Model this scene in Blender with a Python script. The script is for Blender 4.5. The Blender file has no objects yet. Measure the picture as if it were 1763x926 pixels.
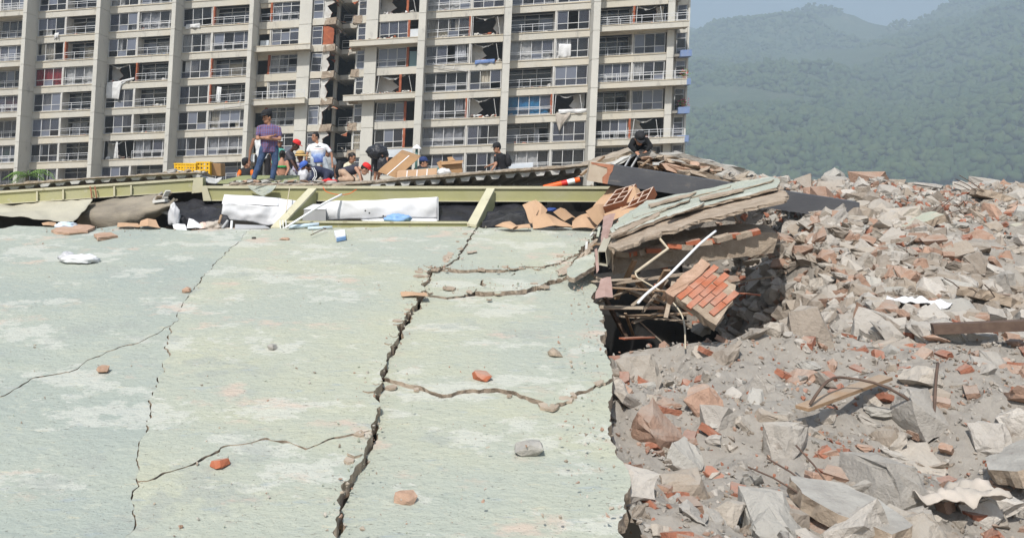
import bpy, bmesh, math, random
import numpy as np
from mathutils import Vector, Matrix, Euler, noise as mnoise

R = math.radians
SC = bpy.context.scene
COL = SC.collection
# ------------------------------------------------------------------ camera
# The photograph proper is the 1200 x 506 picture in the upper left of a 1763 x 926 frame; the camera
# keeps that picture where it stands and lets the place run on where the frame's blank border was.
FW, FH = 1763.0, 926.0
FPX = 1400.0                 # focal length in photograph pixels
CX, CY = 600.0, 253.0        # principal point
EYE = 6.0
PITCH = R(2.33)
cam_d = bpy.data.cameras.new('camera'); cam = bpy.data.objects.new('camera', cam_d); COL.objects.link(cam)
cam.location = (0, 0, EYE); cam.rotation_euler = (R(90) + PITCH, 0, 0)
cam_d.sensor_fit = 'HORIZONTAL'; cam_d.sensor_width = 36.0
cam_d.lens = 36.0 * FPX / FW
cam_d.shift_x = (FW / 2 - CX) / FW
cam_d.shift_y = -(FH / 2 - CY) / FW
cam_d.clip_start = 0.1; cam_d.clip_end = 30000
SC.camera = cam
# ------------------------------------------------------------------ sky, sun, exposure
SUN_EL, SUN_AZ = 51.0, 206.0          # azimuth clockwise from +Y (north); the sun stands behind the camera's left shoulder
world = bpy.data.worlds.new('World'); SC.world = world; world.use_nodes = True
wn = world.node_tree.nodes; wl = world.node_tree.links
for n in list(wn): wn.remove(n)
wo = wn.new('ShaderNodeOutputWorld'); wb = wn.new('ShaderNodeBackground'); ws = wn.new('ShaderNodeTexSky')
ws.sky_type = 'NISHITA'; ws.sun_disc = False
ws.sun_elevation = R(SUN_EL); ws.sun_rotation = R(SUN_AZ)
ws.air_density = 1.2; ws.dust_density = 2.5; ws.ozone_density = 1.5; ws.altitude = 50
wb.inputs[1].default_value = 0.085
wl.new(ws.outputs[0], wb.inputs[0]); wl.new(wb.outputs[0], wo.inputs[0])
sun_d = bpy.data.lights.new('sun', 'SUN'); sun_d.energy = 4.6; sun_d.angle = R(0.6); sun_d.color = (1.0, 0.965, 0.91)
sun = bpy.data.objects.new('sun', sun_d); COL.objects.link(sun)
_az, _el = R(SUN_AZ), R(SUN_EL)
_to = Vector((math.sin(_az) * math.cos(_el), math.cos(_az) * math.cos(_el), math.sin(_el)))
sun.rotation_euler = _to.to_track_quat('Z', 'Y').to_euler()
SC.view_settings.view_transform = 'Standard'; SC.view_settings.look = 'None'
SC.view_settings.exposure = 0.40; SC.view_settings.gamma = 1.0; SC.view_settings.use_curve_mapping = False
SC.cycles.max_bounces = 6; SC.cycles.diffuse_bounces = 3; SC.cycles.transparent_max_bounces = 12
SC.cycles.volume_bounces = 1; SC.cycles.caustics_reflective = False; SC.cycles.caustics_refractive = False
SC.cycles.use_denoising = True

# ------------------------------------------------------------------ pixels to points
CP, SP = math.cos(PITCH), math.sin(PITCH)
CAMP = Vector((0, 0, EYE))
def ray(px, py):
    dx = (px - CX) / FPX; dz = -(py - CY) / FPX
    return Vector((dx, CP - SP * dz, SP + CP * dz))
def P(px, py, Y):
    d = ray(px, py); return CAMP + d * (Y / d.y)
class Plane:
    def __init__(s, a, b, c):
        s.p = a; s.n = (b - a).cross(c - a).normalized()
        if s.n.z < 0: s.n = -s.n
    def at(s, px, py, lift=0.0):
        d = ray(px, py); t = (s.p - CAMP).dot(s.n) / d.dot(s.n)
        return CAMP + d * t + s.n * lift
    def z(s, x, y):
        return s.p.z - (s.n.x * (x - s.p.x) + s.n.y * (y - s.p.y)) / s.n.z

# ------------------------------------------------------------------ materials
MATS = {}
def M(name, c1, c2=None, scale=3.0, rough=0.8, bump=0.0, bscale=40.0, metal=0.0, c3=None, s3=8.0, t3=0.62, stretch=(1, 1, 1),
      spec=0.35, alpha=1.0, c4=None, s4=1.2, t4=0.6, ior=1.45, attr=None, soft3=0.08):
    m = bpy.data.materials.new(name); m.use_nodes = True; MATS[name] = m
    nt = m.node_tree; N = nt.nodes; L = nt.links
    b = N['Principled BSDF']
    b.inputs['Roughness'].default_value = rough; b.inputs['Metallic'].default_value = metal
    b.inputs['Specular IOR Level'].default_value = spec; b.inputs['IOR'].default_value = ior
    b.inputs['Alpha'].default_value = alpha
    if c2 is None and bump == 0 and c3 is None and attr is None:
        b.inputs['Base Color'].default_value = (*c1, 1); return m
    g = N.new('ShaderNodeNewGeometry'); mp = N.new('ShaderNodeMapping'); mp.inputs['Scale'].default_value = stretch
    L.new(g.outputs['Position'], mp.inputs[0])
    def noise(sc, det=6, rg=0.6):
        t = N.new('ShaderNodeTexNoise'); t.inputs['Scale'].default_value = sc; t.inputs['Detail'].default_value = det
        t.inputs['Roughness'].default_value = rg; L.new(mp.outputs[0], t.inputs[0]); return t.outputs[0]
    def ramp(src, a, bb):
        r = N.new('ShaderNodeMapRange'); r.inputs[1].default_value = a; r.inputs[2].default_value = bb
        L.new(src, r.inputs[0]); return r.outputs[0]
    def mix(f, a, bcol):
        x = N.new('ShaderNodeMix'); x.data_type = 'RGBA'; L.new(f, x.inputs[0])
        if isinstance(a, tuple): x.inputs[6].default_value = (*a, 1)
        else: L.new(a, x.inputs[6])
        x.inputs[7].default_value = (*bcol, 1); return x.outputs[2]
    col = c1
    if attr:
        at = N.new('ShaderNodeAttribute'); at.attribute_name = attr; col = at.outputs['Color']
        if c2 is None:
            pass
    if c2 is not None: col = mix(ramp(noise(scale), 0.36, 0.64), col, c2)
    if c4 is not None: col = mix(ramp(noise(s4, 4, 0.5), t4 - 0.1, t4 + 0.12), col, c4)
    if c3 is not None: col = mix(ramp(noise(s3, 8, 0.7), t3, t3 + soft3), col, c3)
    if isinstance(col, tuple): b.inputs['Base Color'].default_value = (*col, 1)
    else: L.new(col, b.inputs['Base Color'])
    if bump > 0:
        bp = N.new('ShaderNodeBump'); bp.inputs['Strength'].default_value = min(1.0, bump); bp.inputs['Distance'].default_value = 0.6 / bscale
        L.new(noise(bscale, 8, 0.65), bp.inputs['Height']); L.new(bp.outputs[0], b.inputs['Normal'])
    return m
concrete = M('facade_concrete', (.60, .57, .50), (.52, .50, .445), 0.5, .9, .4, 6, c3=(.27, .26, .24), s3=1.1, t3=.56, soft3=.22, stretch=(1, 1, .35), c4=(.60, .55, .45), s4=.25, t4=.55)
concrete_pier = M('pier_concrete', (.62, .60, .54), (.55, .535, .485), 0.35, .9, .3, 5, c3=(.32, .31, .295), s3=.9, t3=.58, soft3=.2, stretch=(1, 1, .5))
ledge_m = M('ledge_cream', (.62, .55, .43), (.50, .45, .36), 1.5, .9, .3, 8)
white_alu = M('white_frame', (.70, .70, .69), (.60, .60, .59), 2, .5)
rail_m = M('railing_white', (.70, .71, .72), (.55, .56, .58), 1.5, .5)
plaster = M('plaster_white', (.62, .61, .58), (.50, .48, .44), 1.2, .9, .3, 10, c3=(.30, .27, .23), s3=2.5, t3=.66)
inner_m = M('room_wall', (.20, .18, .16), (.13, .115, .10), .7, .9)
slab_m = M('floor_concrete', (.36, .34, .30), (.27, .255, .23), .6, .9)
brick_red = M('broken_brick', (.42, .13, .06), (.30, .085, .045), 1.5, .9, .5, 12, c3=(.48, .33, .24), s3=3, t3=.64)
dark_m = M('dark_recess', (.05, .045, .04), (.03, .03, .03), 1, .9)  # near-black that paints shade into hollows and recesses; also one dark stone
tile_white = M('white_tile', (.66, .69, .72), (.56, .6, .64), 2, .35)
furn_m = M('furniture_mix', (.12, .08, .06), (.30, .26, .24), 2.2, .8, c3=(.25, .06, .04), s3=2.0, t3=.6)
cloth_white = M('cloth_white', (.74, .74, .73), (.62, .62, .62), 3, .9)
cloth_tan = M('cloth_tan', (.50, .44, .38), (.40, .36, .31), 3, .9)
curtains = [M('curtain_white', (.76, .76, .75), (.66, .66, .66), 2, .95), M('curtain_grey', (.44, .45, .48), (.34, .35, .38), 2, .95),
            M('curtain_red', (.45, .02, .025), (.30, .015, .02), 2, .95), M('curtain_green', (.16, .36, .22), (.12, .28, .18), 2, .95),
            M('curtain_blue', (.03, .25, .55), (.04, .32, .62), 2, .95), M('curtain_cream', (.50, .46, .38), (.4, .37, .31), 2, .95)]
def glass_mat(name, c, alpha):
    return M(name, c, None, rough=.04, spec=.5, alpha=alpha, ior=1.6)
glass = [glass_mat('glass_grey', (.055, .058, .075), .48), glass_mat('glass_blue', (.085, .092, .125), .60), glass_mat('glass_dark', (.014, .014, .017), .62),
         glass_mat('glass_pale', (.21, .23, .29), .68), glass_mat('glass_clear', (.06, .065, .08), .20)]
def slab_mat(name, A, B, D):
    # old pale green paint: bluish, greenish and yellowish washes, pink dust smears, fine dark pits and hair cracks
    m = M(name, A, B, 1.6, .92, .55, 9, c3=(.52, .42, .335), s3=1.7, t3=.60, soft3=.22, c4=D, s4=.42, t4=.50, stretch=(1, 1.6, 1))
    nt = m.node_tree; N = nt.nodes; L = nt.links; b = N['Principled BSDF']; g = N.new('ShaderNodeNewGeometry'); src = b.inputs['Base Color'].links[0].from_socket
    def layer(src, tex, out, a0, a1, c, amt, st=(1, 1, 1), **kw):
        t = N.new(tex); mp = N.new('ShaderNodeMapping'); mp.inputs['Scale'].default_value = st; mp.inputs['Location'].default_value = (len(N) * 3.7, 0, 0); L.new(g.outputs['Position'], mp.inputs[0])
        for k, v in kw.items():
            if k == 'feature': t.feature = v
            else: t.inputs[k].default_value = v
        L.new(mp.outputs[0], t.inputs['Vector']); r = N.new('ShaderNodeMapRange'); r.inputs[1].default_value = a0; r.inputs[2].default_value = a1; r.inputs[4].default_value = amt; L.new(t.outputs[out], r.inputs[0])
        x = N.new('ShaderNodeMix'); x.data_type = 'RGBA'; L.new(r.outputs[0], x.inputs[0]); L.new(src, x.inputs[6]); x.inputs[7].default_value = (*c, 1); return x.outputs[2]
    src = layer(src, 'ShaderNodeTexNoise', 0, .60, .72, (.27, .285, .23), .7, Scale=26.0, Detail=6.0, Roughness=.7)
    src = layer(src, 'ShaderNodeTexNoise', 0, .55, .75, (.56, .56, .45), .6, Scale=5.0, Detail=9.0, Roughness=.72)
    src = layer(src, 'ShaderNodeTexNoise', 0, .58, .70, (.29, .33, .28), .5, Scale=2.4, Detail=10.0, Roughness=.75)
    src = layer(src, 'ShaderNodeTexNoise', 0, .545, .565, (.58, .575, .515), .5, st=(1, 1.5, 1), Scale=.75, Detail=11.0, Roughness=.72)
    src = layer(src, 'ShaderNodeTexNoise', 0, .575, .62, (.33, .35, .315), .6, st=(1, 1.3, 1), Scale=.55, Detail=10.0, Roughness=.7)
    src = layer(src, 'ShaderNodeTexNoise', 0, .60, .69, (.30, .345, .36), .55, st=(1, 3.5, 1), Scale=3.2, Detail=8.0, Roughness=.65)
    src = layer(src, 'ShaderNodeTexNoise', 0, .60, .67, (.55, .50, .36), .45, st=(1, 2.5, 1), Scale=4.3, Detail=8.0, Roughness=.7)
    src = layer(src, 'ShaderNodeTexNoise', 0, .585, .66, (.56, .44, .36), .7, st=(1, 1.6, 1), Scale=.9, Detail=9.0, Roughness=.68)
    src = layer(src, 'ShaderNodeTexNoise', 0, .645, .67, (.13, .12, .10), .75, st=(1, 4, 1), Scale=13.0, Detail=5.0, Roughness=.6)
    src = layer(src, 'ShaderNodeTexNoise', 0, .66, .70, (.12, .11, .09), .7, Scale=60.0, Detail=3.0, Roughness=.5)
    L.new(src, b.inputs['Base Color']); return m
slab_green = slab_mat('roof_slab_green', (.415, .43, .35), (.44, .445, .34), (.385, .41, .35)); slab_blue = slab_mat('roof_slab_bluish', (.37, .40, .35), (.39, .415, .35), (.34, .375, .335))
spall_m = M('spalled_concrete', (.46, .38, .30), (.38, .31, .24), 6, .95, .8, 25)
conc_edge = M('broken_concrete', (.42, .34, .26), (.30, .235, .175), 5, .95, .9, 25, c3=(.52, .46, .38), s3=9, t3=.6)
conc_grey = M('rubble_concrete', (.42, .40, .36), (.32, .30, .27), 4, .95, .8, 22, c3=(.24, .2, .17), s3=8, t3=.63)
conc_brown = M('deck_topping', (.40, .33, .25), (.27, .22, .165), 6, .95, 1.0, 20, c3=(.50, .45, .38), s3=7, t3=.60)
deck_metal = M('deck_sheet', (.58, .57, .54), (.46, .45, .42), 3, .7, .2, 10, c3=(.26, .20, .15), s3=5, t3=.64)
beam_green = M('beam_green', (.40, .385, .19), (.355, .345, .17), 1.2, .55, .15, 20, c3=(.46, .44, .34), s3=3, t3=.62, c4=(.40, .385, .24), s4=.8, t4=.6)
beam_lip = M('beam_flange_sunlit', (.57, .535, .38), (.50, .47, .33), 2, .6, .1, 20, c3=(.32, .27, .18), s3=5, t3=.60)  # beam green made paler, sunlight on the flanges put into the colour
rust = M('rust_primer', (.45, .20, .12), (.33, .14, .085), 4, .85, .4, 20)
beam_black = M('beam_black', (.072, .074, .083), (.10, .10, .105), 2.5, .62, .25, 25, c3=(.19, .17, .15), s3=5, t3=.60, stretch=(.4, 1, 1))
beam_bare = M('beam_bare', (.50, .42, .33), (.42, .34, .26), 3, .8, .2, 20, c3=(.3, .24, .18), s3=7, t3=.64)
sheet_white = M('sheet_white', (.76, .76, .77), (.67, .67, .68), 2, .55, .1, 15, c3=(.50, .47, .43), s3=5, t3=.71)
sheet_grey = M('sheet_grey', (.40, .40, .40), (.33, .33, .33), 2, .6)
sheet_cream = M('sheet_cream', (.47, .44, .345), (.40, .375, .30), 1.5, .6, .2, 12, c3=(.34, .30, .22), s3=4, t3=.66)
roof_felt = M('weathered_board', (.30, .26, .20), (.20, .175, .14), 2.2, .85, .5, 18, c3=(.42, .37, .30), s3=6, t3=.62, stretch=(.5, 1, 2.5))
tarp_black = M('tarp_black', (.018, .018, .022), (.03, .03, .036), 3, .5, .4, 9)
net_black = M('net_black', (.05, .05, .055), (.09, .09, .09), 4, .7)
cardboard = M('cardboard', (.50, .33, .21), (.44, .285, .175), 2, .9, .15, 14, c3=(.40, .235, .13), s3=5, t3=.66)
cardboard_in = M('cardboard_box', (.40, .245, .13), (.34, .205, .105), 2.5, .9, .2, 16, c3=(.27, .16, .085), s3=5, t3=.62)
clay = M('clay_block', (.30, .115, .055), (.24, .09, .045), 4, .9, .3, 20)
clay_pale = M('clay_web', (.52, .40, .33), (.45, .33, .26), 5, .9, .3, 20)
brick_m = M('brick_orange', (.44, .145, .075), (.36, .115, .06), 4, .9, .5, 25, c3=(.5, .35, .26), s3=7, t3=.66)
wood = M('broken_wood', (.36, .235, .14), (.25, .16, .095), 3, .9, .5, 20, stretch=(.5, 1, 2))
pink_strip = M('pink_strip', (.42, .29, .25), (.34, .225, .19), 4, .8, .3, 18, c3=(.52, .45, .42), s3=7, t3=.62)
pvc = M('white_pipe', (.78, .78, .77), None, rough=.4)
pvc_cream = M('cream_conduit', (.58, .50, .37), (.5, .43, .32), 4, .6)
pvc_blue = M('pale_blue_tube', (.52, .66, .76), (.62, .70, .76), 4, .5)
blue_plastic = M('blue_plastic', (.20, .36, .66), (.28, .45, .72), 4, .45)
blue_dark = M('dark_blue_plastic', (.02, .05, .20), (.03, .07, .26), 4, .5)
bag_white = M('white_plastic', (.80, .80, .80), (.72, .72, .73), 6, .5)
bag_grey = M('translucent_plastic', (.55, .55, .56), (.44, .44, .46), 5, .4)
bag_black = M('black_bag', (.028, .029, .034), (.045, .046, .052), 5, .28, .5, 14)
yellow_pl = M('yellow_plastic', (.80, .48, .02), (.72, .42, .02), 4, .5)
orange_pl = M('orange_plastic', (.82, .12, .015), None, rough=.5)
red_pl = M('red_plastic', (.55, .02, .015), None, rough=.5)
lamp_green = M('lamp_green', (.10, .20, .18), None, rough=.5)
green_sheet = M('green_corrugated', (.27, .285, .14), (.22, .235, .115), 2, .5, .1, 10)
stone_pink = M('pink_rubble', (.50, .34, .25), (.40, .26, .18), 5, .95, .9, 25)
rubble_m = M('rubble_mix', (.4, .4, .4), None, attr='Col', rough=.95, bump=.9, bscale=16, c3=(.24, .195, .155), s3=3.0, t3=.62)
def dusty(m, amt=.75, c=(.43, .385, .325)):
    nt = m.node_tree; N = nt.nodes; L = nt.links; b = N['Principled BSDF']; g = N.new('ShaderNodeNewGeometry'); s = N.new('ShaderNodeSeparateXYZ'); L.new(g.outputs['Normal'], s.inputs[0])
    n = N.new('ShaderNodeTexNoise'); n.inputs['Scale'].default_value = 5; n.inputs['Detail'].default_value = 7; L.new(g.outputs['Position'], n.inputs[0])
    a_ = N.new('ShaderNodeMath'); a_.operation = 'MULTIPLY'; L.new(s.outputs[2], a_.inputs[0]); L.new(n.outputs[0], a_.inputs[1]); r = N.new('ShaderNodeMapRange'); r.inputs[1].default_value = .22; r.inputs[2].default_value = .52; r.inputs[4].default_value = amt; L.new(a_.outputs[0], r.inputs[0])
    x = N.new('ShaderNodeMix'); x.data_type = 'RGBA'; L.new(r.outputs[0], x.inputs[0]); L.new(b.inputs['Base Color'].links[0].from_socket, x.inputs[6]); x.inputs[7].default_value = (*c, 1); L.new(x.outputs[2], b.inputs['Base Color']); return m
dusty(rubble_m, .45, (.41, .38, .335)); dusty(brick_m, .5); dusty(conc_brown, .4); dusty(wood, .4)
ground_m = M('ground_soil', (.26, .22, .17), (.19, .165, .13), .2, .95, .5, 3)
tree_m = M('tree_green', (.035, .065, .022), (.07, .10, .035), .02, .95)
forest_m = M('forest_green', (.045, .075, .035), (.085, .115, .055), .03, .95, 1.0, .06, c3=(.14, .135, .085), s3=.02, t3=.56, soft3=.15)
leaf_m = M('palm_leaf', (.16, .26, .05), (.10, .19, .04), 5, .6)
bark_m = M('palm_bark', (.22, .17, .12), (.15, .12, .085), 5, .9, .5, 20)
steel_dark = M('rebar', (.14, .095, .07), (.1, .065, .05), 8, .8)

# ------------------------------------------------------------------ mesh helpers
def np_mesh(name, V, T, mat, C=None, smooth=False):
    me = bpy.data.meshes.new(name); V = np.asarray(V, np.float32); T = np.asarray(T, np.int32); me.vertices.add(len(V)); me.vertices.foreach_set('co', V.ravel()); me.loops.add(T.size); me.loops.foreach_set('vertex_index', T.ravel())
    me.polygons.add(len(T)); me.polygons.foreach_set('loop_start', np.arange(0, T.size, 3, dtype=np.int32)); me.polygons.foreach_set('use_smooth', np.full(len(T), smooth, dtype=bool)); me.update(calc_edges=True); me.validate()
    if C is not None: at = me.color_attributes.new('Col', 'FLOAT_COLOR', 'POINT'); at.data.foreach_set('color', np.concatenate([np.asarray(C, np.float32), np.ones((len(C), 1), np.float32)], 1).ravel())
    me.materials.append(mat); o = bpy.data.objects.new(name, me); COL.objects.link(o); return o
class MB:
    def __init__(s): s.v = []; s.f = []; s.m = []
    def add(s, verts, faces, mi=0):
        o = len(s.v); s.v += [tuple(v) for v in verts]
        for f in faces: s.f.append([i + o for i in f]); s.m.append(mi)
        return s
    def box(s, x0, x1, y0, y1, z0, z1, mi=0):
        return s.add([(x0, y0, z0), (x1, y0, z0), (x1, y1, z0), (x0, y1, z0), (x0, y0, z1), (x1, y0, z1), (x1, y1, z1), (x0, y1, z1)],
                     [(0, 3, 2, 1), (4, 5, 6, 7), (0, 1, 5, 4), (1, 2, 6, 5), (2, 3, 7, 6), (3, 0, 4, 7)], mi)
    def hexa(s, a, b, mi=0):            # a: four points, b: the four points across
        return s.add(list(a) + list(b), [(0, 3, 2, 1), (4, 5, 6, 7), (0, 1, 5, 4), (1, 2, 6, 5), (2, 3, 7, 6), (3, 0, 4, 7)], mi)
    def bar(s, p, q, w, h, up=Vector((0, 0, 1)), mi=0):
        p, q = Vector(p), Vector(q); d = (q - p).normalized(); x = d.cross(up)
        if x.length < 1e-4: x = d.cross(Vector((1, 0, 0)))
        x.normalize(); y = x.cross(d).normalized(); x *= w / 2; y *= h / 2
        return s.hexa([p - x - y, p + x - y, p + x + y, p - x + y], [q - x - y, q + x - y, q + x + y, q - x + y], mi)
    def tube(s, pts, r, n=8, mi=0, cap=True):
        pts = [Vector(p) for p in pts]; rs = r if isinstance(r, (list, tuple)) else [r] * len(pts)
        o = len(s.v); prev = None
        for i, p in enumerate(pts):
            d = (pts[min(i + 1, len(pts) - 1)] - pts[max(i - 1, 0)]).normalized()
            x = (prev - d * prev.dot(d)) if prev is not None else d.orthogonal()
            x.normalize(); prev = x; y = d.cross(x)
            for k in range(n):
                a = 2 * math.pi * k / n; s.v.append(tuple(p + (x * math.cos(a) + y * math.sin(a)) * rs[i]))
        for i in range(len(pts) - 1):
            for k in range(n):
                k2 = (k + 1) % n; s.f.append([o + i * n + k, o + i * n + k2, o + (i + 1) * n + k2, o + (i + 1) * n + k]); s.m.append(mi)
        if cap:
            s.f.append([o + k for k in range(n)][::-1]); s.m.append(mi)
            e = o + (len(pts) - 1) * n; s.f.append([e + k for k in range(n)]); s.m.append(mi)
        return s
    def grid(s, fn, nu, nv, thick=None, mi=0):     # fn(u,v)->Vector, optional thickness vector
        o = len(s.v); t = thick
        for lay in range(2 if t else 1):
            for j in range(nv + 1):
                for i in range(nu + 1):
                    p = Vector(fn(i / nu, j / nv)); s.v.append(tuple(p + (Vector(t) if lay else Vector((0, 0, 0)))))
        w = nu + 1; L2 = w * (nv + 1)
        for j in range(nv):
            for i in range(nu):
                a = o + j * w + i; s.f.append([a, a + 1, a + w + 1, a + w]); s.m.append(mi)
                if t: s.f.append([a + L2, a + w + L2, a + w + 1 + L2, a + 1 + L2]); s.m.append(mi)
        if t:
            edge = [o + i for i in range(w)] + [o + j * w + nu for j in range(1, nv + 1)] + [o + nv * w + i for i in range(nu - 1, -1, -1)] + [o + j * w for j in range(nv - 1, 0, -1)]
            for k in range(len(edge)):
                a, b = edge[k], edge[(k + 1) % len(edge)]; s.f.append([b, a, a + L2, b + L2]); s.m.append(mi)
        return s
    def mesh(s, name, mats, smooth=False, fix=True):
        me = bpy.data.meshes.new(name); me.from_pydata(s.v, [], s.f)
        for m in (mats if isinstance(mats, (list, tuple)) else [mats]): me.materials.append(m)
        if any(s.m): me.polygons.foreach_set('material_index', s.m)
        if smooth: me.polygons.foreach_set('use_smooth', [True] * len(s.f))
        me.update()
        if fix and len(s.f) < 60000:
            bm = bmesh.new(); bm.from_mesh(me); bmesh.ops.recalc_face_normals(bm, faces=bm.faces); bm.to_mesh(me); bm.free()
        return me
    def build(s, name, mats, parent=None, smooth=False, fix=True):
        return link(bpy.data.objects.new(name, s.mesh(name, mats, smooth, fix)), parent)
def link(o, parent=None):
    COL.objects.link(o)
    if parent is not None: o.parent = parent; o.matrix_parent_inverse = INV.get(parent.name, Matrix.Identity(4))
    return o
INV = {}
def tag(o, label, cat=None, group=None, kind=None):
    o['label'] = label
    if cat: o['category'] = cat
    if group: o['group'] = group
    if kind: o['kind'] = kind
    return o
def thing(name, label, cat, loc, group=None):
    """An Empty at the thing's base; parts are given in world coordinates."""
    e = bpy.data.objects.new(name, None); e.empty_display_size = .2; COL.objects.link(e); e.location = loc
    tag(e, label, cat, group); INV[e.name] = Matrix.Translation(-Vector(loc)); return e
def structure(o, label=None):
    o['kind'] = 'structure'
    if label: o['label'] = label
    return o
def nz(p, s=1.0, seed=0.0):
    return mnoise.noise(Vector((p[0] * s + seed, p[1] * s + seed * 1.7, p[2] * s - seed)))
def jag(pts, step=.08, amp=.03, fr=4.0, seed=0.0):
    """Break a closed 3-D outline into short uneven steps; the same place always moves the same way."""
    out = []
    n = len(pts)
    for i in range(n):
        a, b = Vector(pts[i]), Vector(pts[(i + 1) % n]); k = max(1, int((b - a).length / step))
        for j in range(k):
            p = a.lerp(b, j / k)
            d = Vector((nz(p, fr, seed + 3.1), nz(p, fr, seed + 17.7), nz(p, fr, seed + 41.3) * .3)) + .45 * Vector((nz(p, fr * 3, seed + 5.1), nz(p, fr * 3, seed + 27.7), 0))
            out.append(p + d * amp * 1.6)
    return out
def plate(mb, outline, down, mi_top=0, mi_side=1, rough=.02, seed=0, mid=True):
    """A broken slab: flat top of the given outline, uneven sides, and an underside."""
    rnd = random.Random(seed); n = len(outline); o = len(mb.v); down = Vector(down)
    c = sum((Vector(p) for p in outline), Vector()) / n
    rings = [(0, 0)] + ([(.45, 1)] if mid else []) + [(1, 1)]
    for t, w in rings:
        for p in outline:
            p = Vector(p); out = (p - c).normalized()
            mb.v.append(tuple(p + down * t + out * (rnd.uniform(-rough, rough) * w)))
    mb.f.append([o + i for i in range(n)]); mb.m.append(mi_top)
    for r in range(len(rings) - 1):
        for i in range(n):
            j = (i + 1) % n; a = o + r * n; b = a + n; mb.f.append([a + j, a + i, b + i, b + j]); mb.m.append(mi_side)
    e = o + (len(rings) - 1) * n; mb.f.append([e + i for i in range(n)][::-1]); mb.m.append(mi_side)
def chunk_mesh(name, sx, sy, sz, mat, seed, n=16):
    rnd = random.Random(seed); bm = bmesh.new()
    for i in range(n):
        v = Vector((rnd.gauss(0, 1), rnd.gauss(0, 1), rnd.gauss(0, 1))).normalized()
        m = max(abs(v.x), abs(v.y), abs(v.z)); v = v / (m ** .75) * rnd.uniform(.8, 1.05)
        bm.verts.new((v.x * sx / 2, v.y * sy / 2, v.z * sz / 2))
    r = bmesh.ops.convex_hull(bm, input=bm.verts)
    bmesh.ops.delete(bm, geom=list({g for g in r['geom_interior'] + r['geom_unused'] if isinstance(g, bmesh.types.BMVert)}), context='VERTS')
    me = bpy.data.meshes.new(name); bm.to_mesh(me); bm.free()
    for m in (mat if isinstance(mat, (list, tuple)) else [mat]): me.materials.append(m)
    return me

def rough_protos(n, seed, flats=(.25, .4, .6, .8), cuts=1, amp=.05):
    """Angular broken lumps with uneven faces: (vertices, triangles)."""
    r = random.Random(seed); out = []
    for k in range(n):
        me = chunk_mesh('p', 1, r.uniform(.5, 1), r.choice(flats), conc_grey if 'conc_grey' in globals() else None, seed * 97 + k, r.choice((9, 11, 14, 18))); bm = bmesh.new(); bm.from_mesh(me); bpy.data.meshes.remove(me)
        if cuts: bmesh.ops.subdivide_edges(bm, edges=bm.edges, cuts=cuts, use_grid_fill=True)
        for v in bm.verts: v.co += Vector((r.gauss(0, 1), r.gauss(0, 1), r.gauss(0, .6))) * amp * .5
        bmesh.ops.triangulate(bm, faces=bm.faces); bmesh.ops.recalc_face_normals(bm, faces=bm.faces); bm.verts.index_update()
        out.append((np.array([v.co[:] for v in bm.verts]), np.array([[v.index for v in f.verts] for f in bm.faces]))); bm.free()
    return out
def scatter(protos, items):
    """items: (proto, position, scale, euler, colour) -> arrays"""
    Vs, Ts, Cs, o = [], [], [], 0
    for pi_, p, s, e, c in items:
        pv, pt = protos[pi_]; m3 = np.array(Euler(e).to_matrix()); q = pv @ m3.T * s + np.array(p); Vs.append(q); Ts.append(pt + o); Cs.append(np.tile(np.array(c), (len(q), 1))); o += len(q)
    return np.concatenate(Vs), np.concatenate(Ts), np.concatenate(Cs)
# ------------------------------------------------------------------ setting: ground, hillside, haze
g = MB().add([(-3400, -300, 0), (5200, -300, 0), (5200, 4600, 0), (-3400, 4600, 0)], [(0, 1, 2, 3)]).build('ground', ground_m)
structure(g, 'bare earth ground below the ruins')
def hill_z(x, y):
    return HS * hill_unit(x / HS, y / HS)
HS = 1.8
def hill_unit(x, y):
    r_, d = math.hypot(x, y), math.degrees(math.atan2(x, y))
    top = 250 + 40 * math.sin(d * .16 + 0.9) + 26 * math.sin(d * .43 + 2.1) - 1.0 * max(0, d - 30) + 62 * math.exp(-((d - 21) / 6) ** 2); t = (r_ - 520) / 980
    prof = max(0, t) ** .9 if t < 1 else max(0.0, 1 - (t - 1) * .35); p = Vector((x, y, 0))
    gully = abs(mnoise.noise(p * .0035)) * 2 - .35 + .6 * mnoise.noise(p * .009); fine = mnoise.noise(p * .045) * 5 + mnoise.noise(p * .13) * 2
    return max(-.4, top * prof * (1 - .26 * gully * min(1, 2 * t)) + fine * min(1, 3 * t) - .4)
def hillside():
    na, nr = 260, 90; az = np.radians(np.linspace(-34, 58, na)); rr = np.linspace(520, 2300, nr) * HS; mb = MB()
    for r_ in rr:
        for a_ in az: x, y = r_ * math.sin(a_), r_ * math.cos(a_); mb.v.append((x, y, hill_z(x, y)))
    for j in range(nr - 1):
        for i in range(na - 1): k = j * na + i; mb.f.append([k, k + 1, k + na + 1, k + na]); mb.m.append(0)
    structure(mb.build('hillside', forest_m, smooth=True, fix=False), 'steep green forested hillside fading into haze behind the apartment block')
    rs = random.Random(8); pr = rough_protos(10, 5, (.7, .9, 1.1), 0, .12); items = []
    while len(items) < 22000:
        a_ = math.radians(rs.uniform(17, 52)); r_ = HS * math.sqrt(rs.uniform(525 ** 2, 1540 ** 2)); x, y = r_ * math.sin(a_), r_ * math.cos(a_)
        if mnoise.noise(Vector((x, y, 3)) * .0045) > .26: continue
        s = rs.uniform(7, 17); items.append((rs.randrange(10), (x, y, hill_z(x, y) + s * .25), s, (rs.uniform(-.3, .3), rs.uniform(-.3, .3), rs.uniform(0, 6)), (1, 1, 1)))
    V, T, C = scatter(pr, items); tag(np_mesh('forest', V, T, tree_m, None, True), 'far trees covering the hillside', kind='stuff')
hillside()
hz = M('haze_air', (1, 1, 1)); nt = hz.node_tree
for n in list(nt.nodes): nt.nodes.remove(n)
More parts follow.
